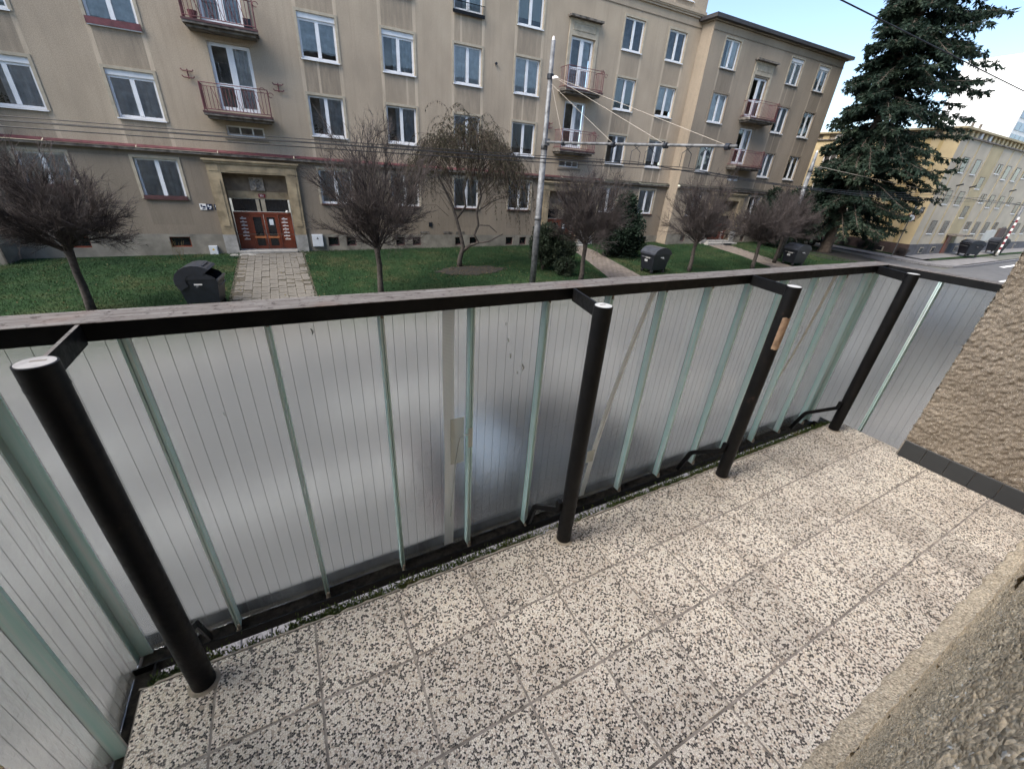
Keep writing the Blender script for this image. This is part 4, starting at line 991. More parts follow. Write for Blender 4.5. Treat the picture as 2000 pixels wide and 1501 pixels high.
# bottom channels
bc = MB(); bc.box(-1.0, 3.49, 1.186, 1.30, -.176, -.170); bc.box(-1.0, 3.41, 1.186, 1.192, -.170, -.128); bc.box(-1.0, 3.49, 1.294, 1.30, -.170, -.10)
rb(bc, 'bottom_channel', 'steel')
rb(MB().box(-.95, 3.45, 1.1925, 1.2935, -.1695, -.158), 'channel_dirt', 'dirt')
bc = MB(); bc.box(-1.0, -.892, -.12, 1.1855, -.176, -.170); bc.box(-.898, -.892, -.12, 1.1855, -.170, -.128); bc.box(-1.0, -.994, -.12, 1.1855, -.170, -.10)
rb(bc, 'bottom_channel', 'steel'); rb(MB().box(-.9935, -.8985, -.11, 1.185, -.1695, -.157), 'channel_dirt', 'dirt')
bc = MB(); bc.box(3.40, 3.49, .45, 1.1855, -.176, -.170); bc.box(3.40, 3.406, .45, 1.1855, -.170, -.118); bc.box(3.484, 3.49, .45, 1.1855, -.170, -.10)
rb(bc, 'bottom_channel', 'steel')
def gpanel(p0, p1, inw, z0=-.155, z1=1.12, wires=True, fl=(True, True)):
    """one glass channel: web from p0 to p1 (xy), flanges turned inward along inw"""
    p0 = Vector((p0[0], p0[1], 0)); p1 = Vector((p1[0], p1[1], 0)); d = (p1 - p0); L = d.length; d.normalize(); n = Vector((inw[0], inw[1], 0))
    th = .0065; fd = .043
    def slab(mb, s0, s1, o0, o1):
        a = [p0 + d * s0 + n * o0, p0 + d * s1 + n * o0, p0 + d * s1 + n * o1, p0 + d * s0 + n * o1]
        vs = [(q.x, q.y, z0) for q in a] + [(q.x, q.y, z1) for q in a]
        # consistent outward winding
        fs = [(0, 3, 2, 1), (4, 5, 6, 7), (0, 1, 5, 4), (1, 2, 6, 5), (2, 3, 7, 6), (3, 0, 4, 7)]
        if (d.cross(n)).z < 0: fs = [tuple(reversed(f)) for f in fs]
        mb.add(vs, fs)
    j = random.uniform(-.0025, .0025)
    m = MB(); slab(m, .0015 + th, L - .0015 - th, -.0 + j, th + j)
    o = rb(m, 'glass_channel', 'glass')
    for k, (s0, s1) in enumerate(((.0015, .0015 + th), (L - .0015 - th, L - .0015))):
        if fl[k]:
            f = MB(); slab(f, s0, s1, j, fd + j + random.uniform(-.002, .002)); rb(f, 'glass_flange', 'flange', o)
    if wires:
        w = MB(); nw = max(1, int(round((L - .02) / .0405)) - 1)
        for i in range(1, nw + 1):
            s = (L) * i / (nw + 1) + random.uniform(-.0025, .0025); e = random.uniform(-.002, .002); q = p0 + d * s + n * (th + j + .0002); q2 = p0 + d * (s + e) + n * (th + j + .0002)
            w.tube([(q.x, q.y, z0 + .002), (q2.x, q2.y, z1 - .002)], .00060, 4, False)
        tag(rb(w, 'embedded_wires', 'glasswire', o), kind='stuff')
    return o
JX = [-.968] + [-.646 + .331 * k for k in range(13)] + [3.446]
for a, b in zip(JX[:-1], JX[1:]): gpanel((a, YG), (b, YG), (0, -1), fl=(True, True))
JL = [1.262, .927, .595, .263, -.069]
for a, b in zip(JL[:-1], JL[1:]): gpanel((GX0, a), (GX0, b), (1, 0))
JR = [1.262, .892, .56, .48]
for a, b in zip(JR[:-1], JR[1:]): gpanel((GX1, a), (GX1, b), (-1, 0), wires=True)
# putty / grime where the flanges meet the rail
for x in JX[1:-1]:
    g = MB().box(x - .003, x + .006, 1.2225, 1.2275, 1.078 + random.uniform(-.012, .012), 1.0975); rb(g, 'putty', 'mortar')
    g = MB().tube([(x, 1.222, -.16), (x + .003, 1.222, -.13)], [.011, .006], 6); rb(g, 'putty', 'mortar')
# posts
PX = [(-.695, .949), (.718, .949), (1.868, .949), (3.150, .958)]
for i, (px, py) in enumerate(PX):
    R = .0335
    m = MB().tube([(px, py, .0), (px, py, HT - .05), (px, py, HT)], R, 28, False)
    p = rb(m, 'post', 'steel', smooth=True)
    rb(MB().tube([(px, py, HT), (px, py, HT + .0008)], R, 28), 'post_rim', 'steel', p)
    rb(MB().tube([(px, py, HT - .052), (px, py, HT - .047)], R + .0009, 28, False), 'weld_ring', 'steel', p, True)
    c = rb(MB().tube([(px, py, HT + .0009), (px, py, HT + .0020)], R - .0035, 28), 'post_cap', 'capgrey' if i == 0 else 'capwhite', p)
    if i < 2: rb(MB().box(px - .010, px + .014, py + .004, py + .010, HT + .0021, HT + .0026), 'cap_slot', 'grout', c)
    rb(MB().tube([(px, py, -.0005), (px, py, .006)], [R + .012, R + .004], 24), 'mortar_collar', 'mortar', p)
    # arm up to the top rail
    xe_ = px + (.045 if i in (1, 2) else (-.005 if i == 0 else .12)); ys, yer = py + R * .75, 1.187
    t = .004; dx, dy = xe_ - px, yer - ys; L = math.hypot(dx, dy); nx, ny = -dy / L * t, dx / L * t
    q = MB().add([(px + nx, ys + ny, HT - .052), (px - nx, ys - ny, HT - .052), (xe_ - nx, yer - ny, HT - .052), (xe_ + nx, yer + ny, HT - .052), (px + nx, ys + ny, HT - .002), (px - nx, ys - ny, HT - .002), (xe_ - nx, yer - ny, HT - .002), (xe_ + nx, yer + ny, HT - .002)],
                 [(0, 3, 2, 1), (4, 5, 6, 7), (0, 1, 5, 4), (1, 2, 6, 5), (2, 3, 7, 6), (3, 0, 4, 7)])
    a = rb(q, 'arm', 'steel', p)
    q = MB().add([(px + nx, ys + ny, HT - .0016), (px - nx, ys - ny, HT - .0016), (xe_ - nx, yer - ny, HT - .0016), (xe_ + nx, yer + ny, HT - .0016)], [(0, 1, 2, 3)])
    rb(q, 'arm_edge', 'worn' if i == 0 else 'steel', a)
    # bracket at the foot: strap from the post to the bottom channel
    bx = px - R * .8
    s = MB(); w = .012; pts = [(py + .02, .235), (py + .022, .185), (1.148, .045), (1.160, .02), (1.205, -.132)]
    for (y0, z0), (y1, z1) in zip(pts[:-1], pts[1:]):
        x0, x1 = bx - .012 - (0.010 if i else 0), bx - .004
        dy, dz = y1 - y0, z1 - z0; L = math.hypot(dy, dz); ay, az = -dz / L * w, dy / L * w
        s.add([(x0, y0 - ay, z0 - az), (x0, y1 - ay, z1 - az), (x0, y1 + ay, z1 + az), (x0, y0 + ay, z0 + az), (x1, y0 - ay, z0 - az), (x1, y1 - ay, z1 - az), (x1, y1 + ay, z1 + az), (x1, y0 + ay, z0 + az)],
              [(0, 1, 2, 3), (7, 6, 5, 4), (0, 4, 5, 1), (1, 5, 6, 2), (2, 6, 7, 3), (3, 7, 4, 0)])
    rb(s, 'foot_bracket', 'steel', p)
# bare board label stuck on the third post
lb = MB(); R = .0342; px, py = PX[2]; n = 9
vs = []
for k in range(n):
    t = math.radians(-150 + 115 * k / (n - 1))
    vs += [(px + R * math.cos(t), py + R * math.sin(t), .835 + random.uniform(-.004, .004)), (px + R * math.cos(t), py + R * math.sin(t), 1.0 + random.uniform(-.003, .003))]
lb.add(vs, [(2 * k, 2 * k + 2, 2 * k + 3, 2 * k + 1) for k in range(n - 1)])
lbo = lb.build('sticker', 'peel'); tag(lbo, 'bare brown board patch stuck on the third black post', 'sticker')

# straps, cords and tape on the glass
def ribbon(name, pts, w, mat, label, cat, twist=0.0):
    mb = MB(); vs = []
    for (x, y, z), ww in zip(pts, w if isinstance(w, (list, tuple)) else [w] * len(pts)): vs += [(x - ww / 2, y, z), (x + ww / 2, y, z), (x + ww / 2, y + .0012, z), (x - ww / 2, y + .0012, z)]
    k = len(pts); fs = []
    for i in range(k - 1):
        o = i * 4; fs += [(o, o + 1, o + 5, o + 4), (o + 2, o + 3, o + 7, o + 6), (o + 1, o + 2, o + 6, o + 5), (o + 3, o, o + 4, o + 7)]
    fs += [(3, 2, 1, 0), (4 * k - 4, 4 * k - 3, 4 * k - 2, 4 * k - 1)]
    mb.add(vs, fs); o = mb.build(name, mat); tag(o, label, cat); return o
YS = YG - .012
ribbon('fabric_strap', [(.262, YS, 1.096), (.258, YS, .8), (.262, YS, .45), (.258, YS, .1), (.252, YS, -.14)], .047, 'strap', 'wide white woven strap hanging straight down the glass left of the second post', 'strap')
ribbon('fabric_strap', [(1.300, YS, 1.096), (1.235, YS, .86), (1.165, YS, .55), (1.115, YS, .25), (1.075, YS, -.13)], .036, 'strap', 'slanting white woven strap on the glass right of the second post', 'strap')
ribbon('fabric_strap', [(2.925, YS, 1.096), (2.90, YS, .95), (2.86, YS, .75), (2.79, YS, .5), (2.70, YS, .25)], [.04, .04, .035, .03, .01], 'webbing', 'twisted cream strap on the glass between the third and fourth posts', 'strap')
ribbon('tape_piece', [(.296, YS - .003, .60), (.296, YS - .003, .36)], .062, 'tape', 'large square of clear tape holding the straight strap to the glass', 'tape')
ribbon('tape_piece', [(.343, YG - .050, .56), (.343, YG - .050, .46)], .020, 'tape', 'small yellowed tape on the green glass edge beside the straight strap', 'tape')
ribbon('tape_piece', [(1.085, YS - .003, .20), (1.085, YS - .003, .12)], .05, 'tape', 'small tape piece low on the slanting strap behind the second post', 'tape')
def cord(name, pts, r, mat, label):
    o = MB().tube(pts, r, 6).build(name, mat, smooth=True); tag(o, label, 'cord'); return o
cord('cord', [(.335, YG - .054, .528), (.32, YG - .05, .531), (.308, YS - .01, .505), (.296, YS - .008, .44), (.285, YS - .005, .34), (.272, YS - .005, .18), (.262, YS - .005, .05)], .0022, 'webbing', 'thin white cord dangling from the tape on the straight strap')
cord('cord', [(1.31, YS - .005, 1.09), (1.285, YS - .008, 1.07), (1.262, YS - .006, .97), (1.215, YS - .005, .78), (1.165, YS - .005, .56), (1.12, YS - .005, .28)], .0022, 'webbing', 'thin white cord running along the slanting strap')
cord('cord', [(2.03, YG - .012, 1.09), (2.01, YG - .012, 1.0), (1.985, YG - .01, .9)], .0016, 'webbing', 'short pale cord hanging from the rail left of the third post')
# white droppings on the glass
for (x, z, s) in ((.52, .93, .010), (.535, .86, .012), (.60, .80, .016), (.575, .77, .008), (-.49, .80, .006), (-.2, 1.05, .01), (.505, 1.0, .008)):
    q = MB().tube([(x, YG - .0013, z), (x + s * .5, YG - .0013, z - s * 1.1), (x + s * .2, YG - .0013, z - s * 2.2)], [s * .16, s * .32, s * .1], 6); rb(q, 'white_mark', 'plate_white')

# ------------------------------------------------------------------ yellow building
yb = empty('apartment_building', (46.3, 15.8, -2.5))
tag(yb, 'yellow and pale apartment block on the far street corner behind the conifer', 'building')
def Y_(mb, name, mat, parent=None):
    mb.v = [(x - 46.3, y - 15.8, z + 2.5) for x, y, z in mb.v]; return mb.build(name, mat, parent or yb)
X0b, X1b, Yb, Y1b = 46.3, 86.0, 15.8, 34.0
Y_(MB().quad((X0b, Yb, -1.6), (X1b, Yb, -1.6), (X1b, Yb, 6.2), (X0b, Yb, 6.2)), 'street_wall', 'pale')
Y_(MB().quad((X0b, Y1b, -1.6), (X0b, Yb, -1.6), (X0b, Yb, 6.2), (X0b, Y1b, 6.2)), 'end_wall', 'yellow')
Y_(MB().box(X0b - .06, X1b, Yb - .06, Yb - .001, -3.1, -1.6), 'plinth', 'greyplinth'); Y_(MB().box(X0b - .061, X0b - .001, Yb - .0605, Y1b, -3.1, -1.598), 'plinth', 'browplinth')
Y_(MB().box(X0b - .12, X1b, Yb - .12, Y1b, 6.2, 6.3), 'cornice', 'slab')
Y_(MB().box(X0b + .25, X1b, Yb + .25, Y1b, 6.3, 6.75), 'attic_wall', 'pale')
Y_(MB().box(X0b - .1, X1b, Yb - .1, Y1b, 6.75, 6.88), 'roof', 'pale_dk')
for i in range(24):
    x = 47.0 + i * .95
    Y_(MB().box(x, x + .42, Yb + .10, Yb + .249, 6.32, 6.74), 'attic_panel', 'plate_white' if i in (3, 5) else 'yellow')
for i in range(14):
    y = 16.6 + i * 1.1; Y_(MB().box(X0b + .13, X0b + .249, y, y + .55, 6.32, 6.74), 'attic_panel', 'plate_white' if i in (6, 7) else 'yellow')
for x in (47.6, 50.1, 52.7, 55.2, 57.7, 60.2, 62.8, 67.5, 72.5): Y_(MB().box(x, x + .16, Yb - .03, Yb - .001, -1.59, 6.19), 'pilaster_strip', 'pale_dk')
Y_(MB().box(52.86, 55.19, Yb - .02, Yb - .001, -1.59, 6.19), 'stair_bay', 'pale_dk')
for y in (16.8, 17.6, 20.6, 24.0, 27.4): Y_(MB().box(X0b - .03, X0b - .001, y, y + .22, -1.59, 6.19), 'pilaster_strip', 'yellow_dk')
Y_(MB().box(X0b - .025, X0b - .001, 17.82, 18.6, -1.59, 6.19), 'wall_band', 'yellow_dk')
def ywin(x, z0, z1, w=1.0, pair=False):
    if pair:
        ywin(x, z0, z1, .36); ywin(x + .62, z0, z1, .36); return
    f = Y_(MB().box(x - .06, x + w + .06, Yb - .05, Yb - .021, z0 - .1, z0 - .02), 'window', 'plate_white')
    Y_(MB().box(x, x + w, Yb - .036, Yb - .022, z0, z1), 'pane', 'darkglass', f).parent = f
    Y_(MB().box(x - .05, x - .002, Yb - .044, Yb - .021, z0 - .018, z1 + .05).box(x + w + .002, x + w + .05, Yb - .044, Yb - .021, z0 - .018, z1 + .05).box(x - .002, x + w + .002, Yb - .044, Yb - .021, z1 + .002, z1 + .05), 'frame', 'slab', f)
for z0, z1 in ((3.98, 4.97), (1.64, 2.6), (-.69, .27)):
    for x in (48.4, 50.95, 58.2, 60.75, 69.8, 72.3, 75.6, 78.2): ywin(x, z0, z1)
    ywin(56.0, z0 + .33, z1, pair=True); ywin(63.1, z0 + .33, z1, pair=True); ywin(66.0, z0 - .4, z1 - .4)
for z0, z1 in ((3.0, 3.83), (.65, 1.53)): ywin(53.5, z0, z1)
dd = Y_(MB().box(53.1, 54.1, Yb - .10, Yb - .07, -2.5, -.9), 'door', 'doorwood'); Y_(MB().box(52.8, 55.2, Yb - 1.1, Yb - .05, -.86, -.74), 'canopy', 'slab', dd)
Y_(MB().box(61.6, 64.9, Yb - .034, Yb - .0215, -1.45, -.42), 'whitewashed_patch', 'whitewash')
Y_(MB().box(65.0, 66.9, Yb - .20, Yb - .07, -2.4, -.2), 'brown_gate', 'browplinth')
for x in (48.6, 51.0, 56.1, 58.4, 70.0, 72.6): 
    f = Y_(MB().box(x - .05, x + .65, Yb - .075, Yb - .062, -2.35, -1.85), 'basement_window', 'pale'); Y_(MB().box(x, x + .6, Yb - .085, Yb - .0755, -2.3, -1.9), 'pane', 'black', f)
f = Y_(MB().box(X0b - .075, X0b - .062, 17.4, 18.3, -2.45, -2.02), 'basement_window', 'pale'); Y_(MB().box(X0b - .085, X0b - .0755, 17.5, 18.2, -2.35, -2.05), 'pane', 'black', f)
for y, z0, z1 in ((24.1, 4.25, 5.18), (24.2, 2.0, 2.95), (20.9, 4.25, 5.18), (20.9, 2.0, 2.95), (27.8, 4.25, 5.18), (27.8, 2.0, 2.95), (20.9, -.4, .6), (24.2, -.4, .6)):
    f = Y_(MB().box(X0b - .06, X0b - .022, y - .09, y + 1.04, z0 - .09, z1 + .06), 'window', 'plate_white'); Y_(MB().box(X0b - .07, X0b - .061, y, y + .44, z0, z1).box(X0b - .07, X0b - .061, y + .51, y + .95, z0, z1), 'pane', 'darkglass', f)
for x, z in ((49.6, 3.0), (52.4, 3.0), (62.2, 3.1)): Y_(MB().tube([(x, Yb, z), (x, Yb - .4, z + .15)], .06, 6), 'wall_lamp', 'black')
for x in (53.5, 55.2): Y_(MB().tube([(x, 18, 6.8), (x, 18, 8.0)], .10, 6), 'roof_vent', 'slab')
Y_(MB().tube([(46.8, 25, 6.8), (46.8, 25, 8.9)], .02, 5), 'aerial', 'galv')

# tower far right
tw = empty('tower_block', (208, 60, -2)); tag(tw, 'white high-rise tower with dark glass bands at the far right edge', 'tower')
MB().box(0, 30, 0, 20, 0, 46).build('facade', 'towerwhite', tw)
for r in range(13):
    for c in range(7):
        MB().box(1.0 + c * 4.1, 4.6 + c * 4.1, -.12, -.01, 4 + r * 3.15, 6.1 + r * 3.15).build('window_band', 'towerglass', tw)

# ------------------------------------------------------------------ trees
def globe_tree(x, y, seed, R, H, trunk_h, label, lean=0.0):
    z = gz(x, y); rng = np.random.default_rng(seed); t = empty('round_tree', (x, y, z)); tag(t, label, 'tree', 'bare round-headed street trees along the lawn')
    pts = [(0, 0, -.1)]; 
    for k in range(1, 6): pts.append((lean * k / 5 + rng.normal(0, .015), rng.normal(0, .015), trunk_h * k / 5))
    MB().tube(pts, [.14, .115, .105, .10, .10, .13], 9).build('trunk', 'bark', t, smooth=True)
    segs = []; top = np.array(pts[-1])
    def grow(p, d, L, r, lev, nseg):
        q = p.copy(); dd = d / np.linalg.norm(d); step = L / nseg; path = [q.copy()]
        for i in range(nseg):
            dd = dd + rng.normal(0, .10 + .03 * lev, 3) + np.array([0, 0, .0 if lev == 0 else .05]); dd /= np.linalg.norm(dd)
            q2 = q + dd * step; f0, f1 = 1 - .75 * i / nseg, 1 - .75 * (i + 1) / nseg
            segs.append((*q, *q2, r * f0, r * f1)); q = q2; path.append(q.copy())
        return path, dd
    n1 = 34; cz = H * .42
    for i in range(n1):
        cth = 1 - 1.42 * (i + .5) / n1; sth = math.sqrt(max(0, 1 - cth * cth)); az = i * 2.39996 + rng.uniform(-.25, .25)
        tgt = np.array([R * sth * math.cos(az), R * sth * math.sin(az), cz + (H - cz) * cth if cth > 0 else cz * (1 + cth * 1.02)])
        Lm = np.linalg.norm(tgt) * rng.uniform(.78, .92); d = tgt / np.linalg.norm(tgt)
        path, dl = grow(top + rng.normal(0, .03, 3) - np.array([0, 0, rng.uniform(0, .25)]), d, Lm, rng.uniform(.024, .038), 0, 6)
        for k in range(14):
            s = rng.uniform(.12, .98); idx = min(int(s * 6), 5); p = path[idx] + (path[idx + 1] - path[idx]) * (s * 6 - idx)
            dd = path[idx + 1] - path[idx]; dd = dd / np.linalg.norm(dd) + rng.normal(0, .27, 3)
            L2 = Lm * rng.uniform(.28, .55) * (1.15 - .4 * s)
            pa, _ = grow(p, dd, L2, .014, 1, 4)
            for m_ in range(8):
                s2 = rng.uniform(.15, 1); i2 = min(int(s2 * 4), 3); p2 = pa[i2] + (pa[i2 + 1] - pa[i2]) * (s2 * 4 - i2)
                d2 = pa[i2 + 1] - pa[i2]; d2 = d2 / np.linalg.norm(d2) + rng.normal(0, .32, 3)
                pb, _ = grow(p2, d2, rng.uniform(.22, .62), .0068, 2, 3)
                for m3 in range(3):
                    s3 = rng.uniform(.2, .95); i3 = min(int(s3 * 3), 2); p3 = pb[i3]; d3 = pb[i3 + 1] - pb[i3]; d3 = d3 / np.linalg.norm(d3) + rng.normal(0, .4, 3)
                    grow(p3, d3, rng.uniform(.12, .34), .0048, 3, 1)
    obj('crown', seg_mesh('crown', segs, 'twig'), t)
    return t
globe_tree(-6.14, 17.28, 11, 1.55, 2.75, 2.05, 'spreading bare tree at the left edge of the lawn', .05)
globe_tree(2.86, 16.64, 12, 1.8, 4.2, 1.95, 'tall bare oval-headed tree right of the open bin and paved path')
globe_tree(12.57, 16.29, 13, 1.8, 3.15, 1.95, 'bare round tree in front of the second entrance path')
globe_tree(20.46, 16.32, 14, 1.65, 3.25, 1.8, 'bare round tree in front of the right wing, fourth from the left')
globe_tree(25.6, 15.79, 15, 1.75, 2.6, 1.75, 'bare round tree nearest the dark conifer, left of the third bin')
globe_tree(29.2, 16.6, 16, 1.5, 2.5, 1.9, 'bare round tree behind the grey pole beside the dark conifer')

def willow():
    x, y = 7.6, 20.2; z = gz(x, y); rng = np.random.default_rng(5)
    t = empty('weeping_tree', (x, y, z)); tag(t, 'small weeping tree with crooked forked trunk and drooping twigs', 'tree')
    R = np.array([.87, -.49, 0])  # sideways as seen from the balcony
    def P(lat, zz, dep=0.0): return tuple(R * lat + np.array([.49, .87, 0]) * dep + np.array([0, 0, zz]))
    MB().tube([P(0, -.1), P(.03, .4), P(.2, 1.0), P(.05, 1.6), P(-.15, 2.3), P(-.35, 2.9), P(-.65, 3.5), P(-.95, 4.0), P(-1.2, 4.4)], [.15, .13, .11, .085, .075, .07, .06, .05, .03], 8).tube(
        [P(.12, .75), P(.55, 1.1), P(1.0, 1.25), P(.75, 1.6), P(.95, 2.1), P(.85, 2.7), P(1.05, 3.4), P(.9, 4.2), P(1.1, 5.2)], [.10, .09, .06, .06, .06, .055, .05, .04, .02], 7).tube(
        [P(-.15, 2.3), P(.3, 2.9), P(.2, 3.6), P(.4, 4.4), P(.3, 5.6)], [.06, .055, .05, .04, .02], 7).tube(
        [P(1.0, 1.25), P(1.5, 1.35), P(2.2, 1.75)], [.05, .04, .02], 6).tube([P(.95, 2.1), P(1.5, 2.1), P(1.9, 1.8)], [.04, .03, .015], 6).tube([P(.85, 2.7), P(1.6, 3.2), P(2.3, 3.5)], [.04, .03, .015], 6).build('trunk', 'bark', t, smooth=True)
    segs = []; LP = []; LD = []
    # arching limbs, then hanging strands
    for i in range(620):
        lat = rng.uniform(-1.75, 2.6); zt = 6.1 - .33 * (abs(lat - .35)) ** 1.75 + rng.normal(0, .28); dep = rng.uniform(-1.3, 1.3) * (1 - .25 * abs(lat) / 2.6)
        zt -= .25 * abs(dep)
        if rng.random() < .3: zt -= rng.uniform(.3, 1.7)
        p = np.array(P(lat, zt, dep)); L = rng.uniform(.6, 2.3) if lat < .9 else rng.uniform(.8, 2.9)
        if rng.random() < .35:   # feeder twig from the limbs
            q = np.array(P(lat * .45 + .2, zt - rng.uniform(.4, 1.2), dep * .4)); mid = (p + q) / 2 + np.array([0, 0, .25])
            segs.append((*q, *mid, .016, .011)); segs.append((*mid, *p, .011, .007))
        d = np.array(P(lat * .25 + rng.normal(0, .2), .4, dep * .3)); d /= np.linalg.norm(d); n = 8; r = .0062
        for k in range(n):
            d = d + np.array([0, 0, -.55]) + rng.normal(0, .13, 3); d /= np.linalg.norm(d); q = p + d * L / n
            segs.append((*p, *q, r, r * .85)); r *= .87
            leafy = (.20 < lat < 1.9) or zt > 4.6
            for _ in range(5 if leafy else 1):
                LP.append(p + (q - p) * rng.random()); LD.append(np.array([rng.normal(0, .5), rng.normal(0, .5), -.9]))
            if rng.random() < .5:
                s = q + np.array([rng.normal(0, .1), rng.normal(0, .1), -rng.uniform(.15, .4)]); segs.append((*q, *s, .0035, .002))
            p = q
    obj('crown', seg_mesh('crown', segs, 'willowtwig'), t)
    n = len(LP); obj('leaves', leaf_mesh('leaves', np.array(LP), np.array(LD), rng.uniform(.07, .17, n), rng.uniform(.008, .018, n), 'willowleaf'), t)
willow()

def conifer():
    x, y = 38.8, 18.4; z0 = gz(x, y); rng = np.random.default_rng(3)
    t = empty('conifer_tree', (x, y, z0)); tag(t, 'tall dark conifer with leaning-looking trunk by the side street', 'tree')
    Ht = 24.0
    MB().tube([(0, 0, -.2), (0, 0, .3), (.02, 0, 1.5), (.03, 0, 4), (.05, 0, 9), (.05, 0, 15), (.05, 0, Ht)], [.62, .42, .36, .32, .24, .13, .03], 12).build('trunk', 'conbark', t, smooth=True)
    out = np.array([.43, -.90]); segs = []; LP = []; LD = []; LL = []
    nb = 360
    for i in range(nb):
        f = (i + rng.random()) / nb; zz = 2.4 + f * (Ht - 2.9); az = i * 2.39996 + rng.normal(0, .25); h = np.array([math.cos(az), math.sin(az)])
        L = (4.1 + 1.5 * (h @ out)) * (1 - .55 * f ** 2.2) * rng.uniform(.72, 1.08)
        if zz < 4.2: L *= .9
        p = np.array([0, 0, zz]); el = rng.uniform(-.22, .45); n = 9; d = np.array([h[0] * math.cos(el), h[1] * math.cos(el), math.sin(el)]); r = .055 * (1 - .5 * f)
        for k in range(n):
            d = d + np.array([0, 0, -.085 if k < 6 else .03]) + rng.normal(0, .05, 3); d /= np.linalg.norm(d)
            q = p + d * L / n; segs.append((*p, *q, r, r * .84)); r *= .84
            if k >= 1:
                for _ in range(6):   # side sprays
                    side = np.cross(d, [0, 0, 1]); side /= np.linalg.norm(side); s = rng.choice([-1, 1])
                    sd = d * rng.uniform(.35, .9) + side * s * rng.uniform(.3, .95) + np.array([0, 0, rng.uniform(-.65, .12)]); sd /= np.linalg.norm(sd)
                    sl = rng.uniform(.30, .85) * (1 - .35 * k / n); b0 = p + (q - p) * rng.random()
                    segs.append((*b0, *(b0 + sd * sl), .010, .004))
                    m = int(9 + sl * 16)
                    for u in rng.random(m):
                        nd = sd * .8 + rng.normal(0, .42, 3) + np.array([0, 0, -.22]); LP.append(b0 + sd * sl * (.12 + .95 * u)); LD.append(nd); LL.append(rng.uniform(.12, .32))
            p = q
    # low dark drooping skirt
    obj('branches', seg_mesh('branches', segs, 'conbark'), t)
    n = len(LP); obj('crown', leaf_mesh('crown', np.array(LP), np.array(LD), np.array(LL), rng.uniform(.026, .060, n), 'needle'), t)
conifer()
def shrub(name, x, y, rx, ry, h, n, mat, label, seed, shape='round', lsz=(.06, .13), cat='bush', zc=.55, stems=True):
    z = gz(x, y); rng = np.random.default_rng(seed); t = empty(name, (x, y, z)); tag(t, label, cat)
    P = []; D = []
    # clumps on a lumpy volume
    nc = 60; cl = []
    while len(cl) < nc:
        u = rng.uniform(-1, 1, 3)
        if np.linalg.norm(u) > 1: continue
        if shape == 'cone':
            hh = (u[2] + 1) / 2; w = (1 - hh ** 1.3) * .95 + .06; cl.append(np.array([u[0] * rx * w, u[1] * ry * w, hh * h]))
        else: cl.append(np.array([u[0] * rx * .82, u[1] * ry * .82, h * (.5 + .42 * u[2])]))
    cl = np.array(cl); ci = rng.integers(0, nc, n); sp = rng.normal(0, 1, (n, 3)); sp /= np.linalg.norm(sp, axis=1, keepdims=True)
    rad = min(rx, ry, h * .5) * .34 * rng.uniform(.55, 1.0, n)[:, None] * rng.uniform(.7, 1.3, nc)[ci][:, None]
    P = cl[ci] + sp * rad; P[:, 2] = np.maximum(P[:, 2], .03); D = sp * .7 + rng.normal(0, .5, (n, 3)) + np.array([0, 0, .2])
    obj('foliage', leaf_mesh('foliage', P, D, rng.uniform(*lsz, n), rng.uniform(lsz[0] * .25, lsz[1] * .32, n), mat), t)
    if stems:
        m = MB()
        for k in range(7):
            a = k * .9; m.tube([(0, 0, -.05), (rx * .3 * math.cos(a), ry * .3 * math.sin(a), h * .4), (rx * .6 * math.cos(a), ry * .6 * math.sin(a), h * .8)], [.04, .025, .01], 5)
        m.build('stem', 'bark', t)
    return t
shrub('evergreen_bush', 11.75, 18.6, 1.0, .95, 2.35, 15000, 'bushleaf', 'larger rounded evergreen bush just right of the trolley pole', 21)
shrub('evergreen_bush', 13.65, 19.6, .85, .8, 1.75, 10000, 'bushleaf', 'smaller rounded evergreen bush beside the second entrance path', 22)
shrub('evergreen_bush', 12.3, 17.4, .55, .5, .85, 4000, 'bushleaf', 'low evergreen bush at the foot of the larger rounded bush', 27)
shrub('yew_shrub', 18.6, 20.4, 1.75, 1.5, 3.35, 18000, 'yew', 'dark cone-shaped evergreen between second entrance and the closed bin', 23, 'cone', (.08, .2))
shrub('yew_shrub', 36.2, 21.0, 2.9, 2.4, 4.6, 26000, 'yew', 'broad dark evergreen mass behind the tall conifer trunk', 24, 'round', (.10, .24))
def bare_shrub(x, y, r, h, seed, label):
    z = gz(x, y); rng = np.random.default_rng(seed); t = empty('bare_shrub', (x, y, z)); tag(t, label, 'bush', 'bare shrubs before the yellow building'); segs = []
    for i in range(260):
        a = rng.uniform(0, 6.28); p = np.array([rng.normal(0, r * .25), rng.normal(0, r * .25), 0]); d = np.array([math.cos(a) * .45, math.sin(a) * .45, 1]); d /= np.linalg.norm(d)
        for k in range(4):
            d = d + rng.normal(0, .16, 3); d /= np.linalg.norm(d); q = p + d * h / 4 * rng.uniform(.6, 1.1); segs.append((*p, *q, .012 - .002 * k, .010 - .002 * k)); p = q
    obj('stems', seg_mesh('stems', segs, 'twig'), t)
bare_shrub(45.75, 20.3, .5, .75, 1, 'bare clipped shrub farthest back by the brown plinth')
bare_shrub(45.75, 18.9, .5, .8, 2, 'bare clipped shrub in the middle of the brown plinth')
bare_shrub(45.75, 18.0, .5, .8, 4, 'bare clipped shrub left of the basement window on the brown plinth')
bare_shrub(45.7, 15.9, .55, .75, 3, 'bare shrub at the corner of the yellow building beside the sign post')
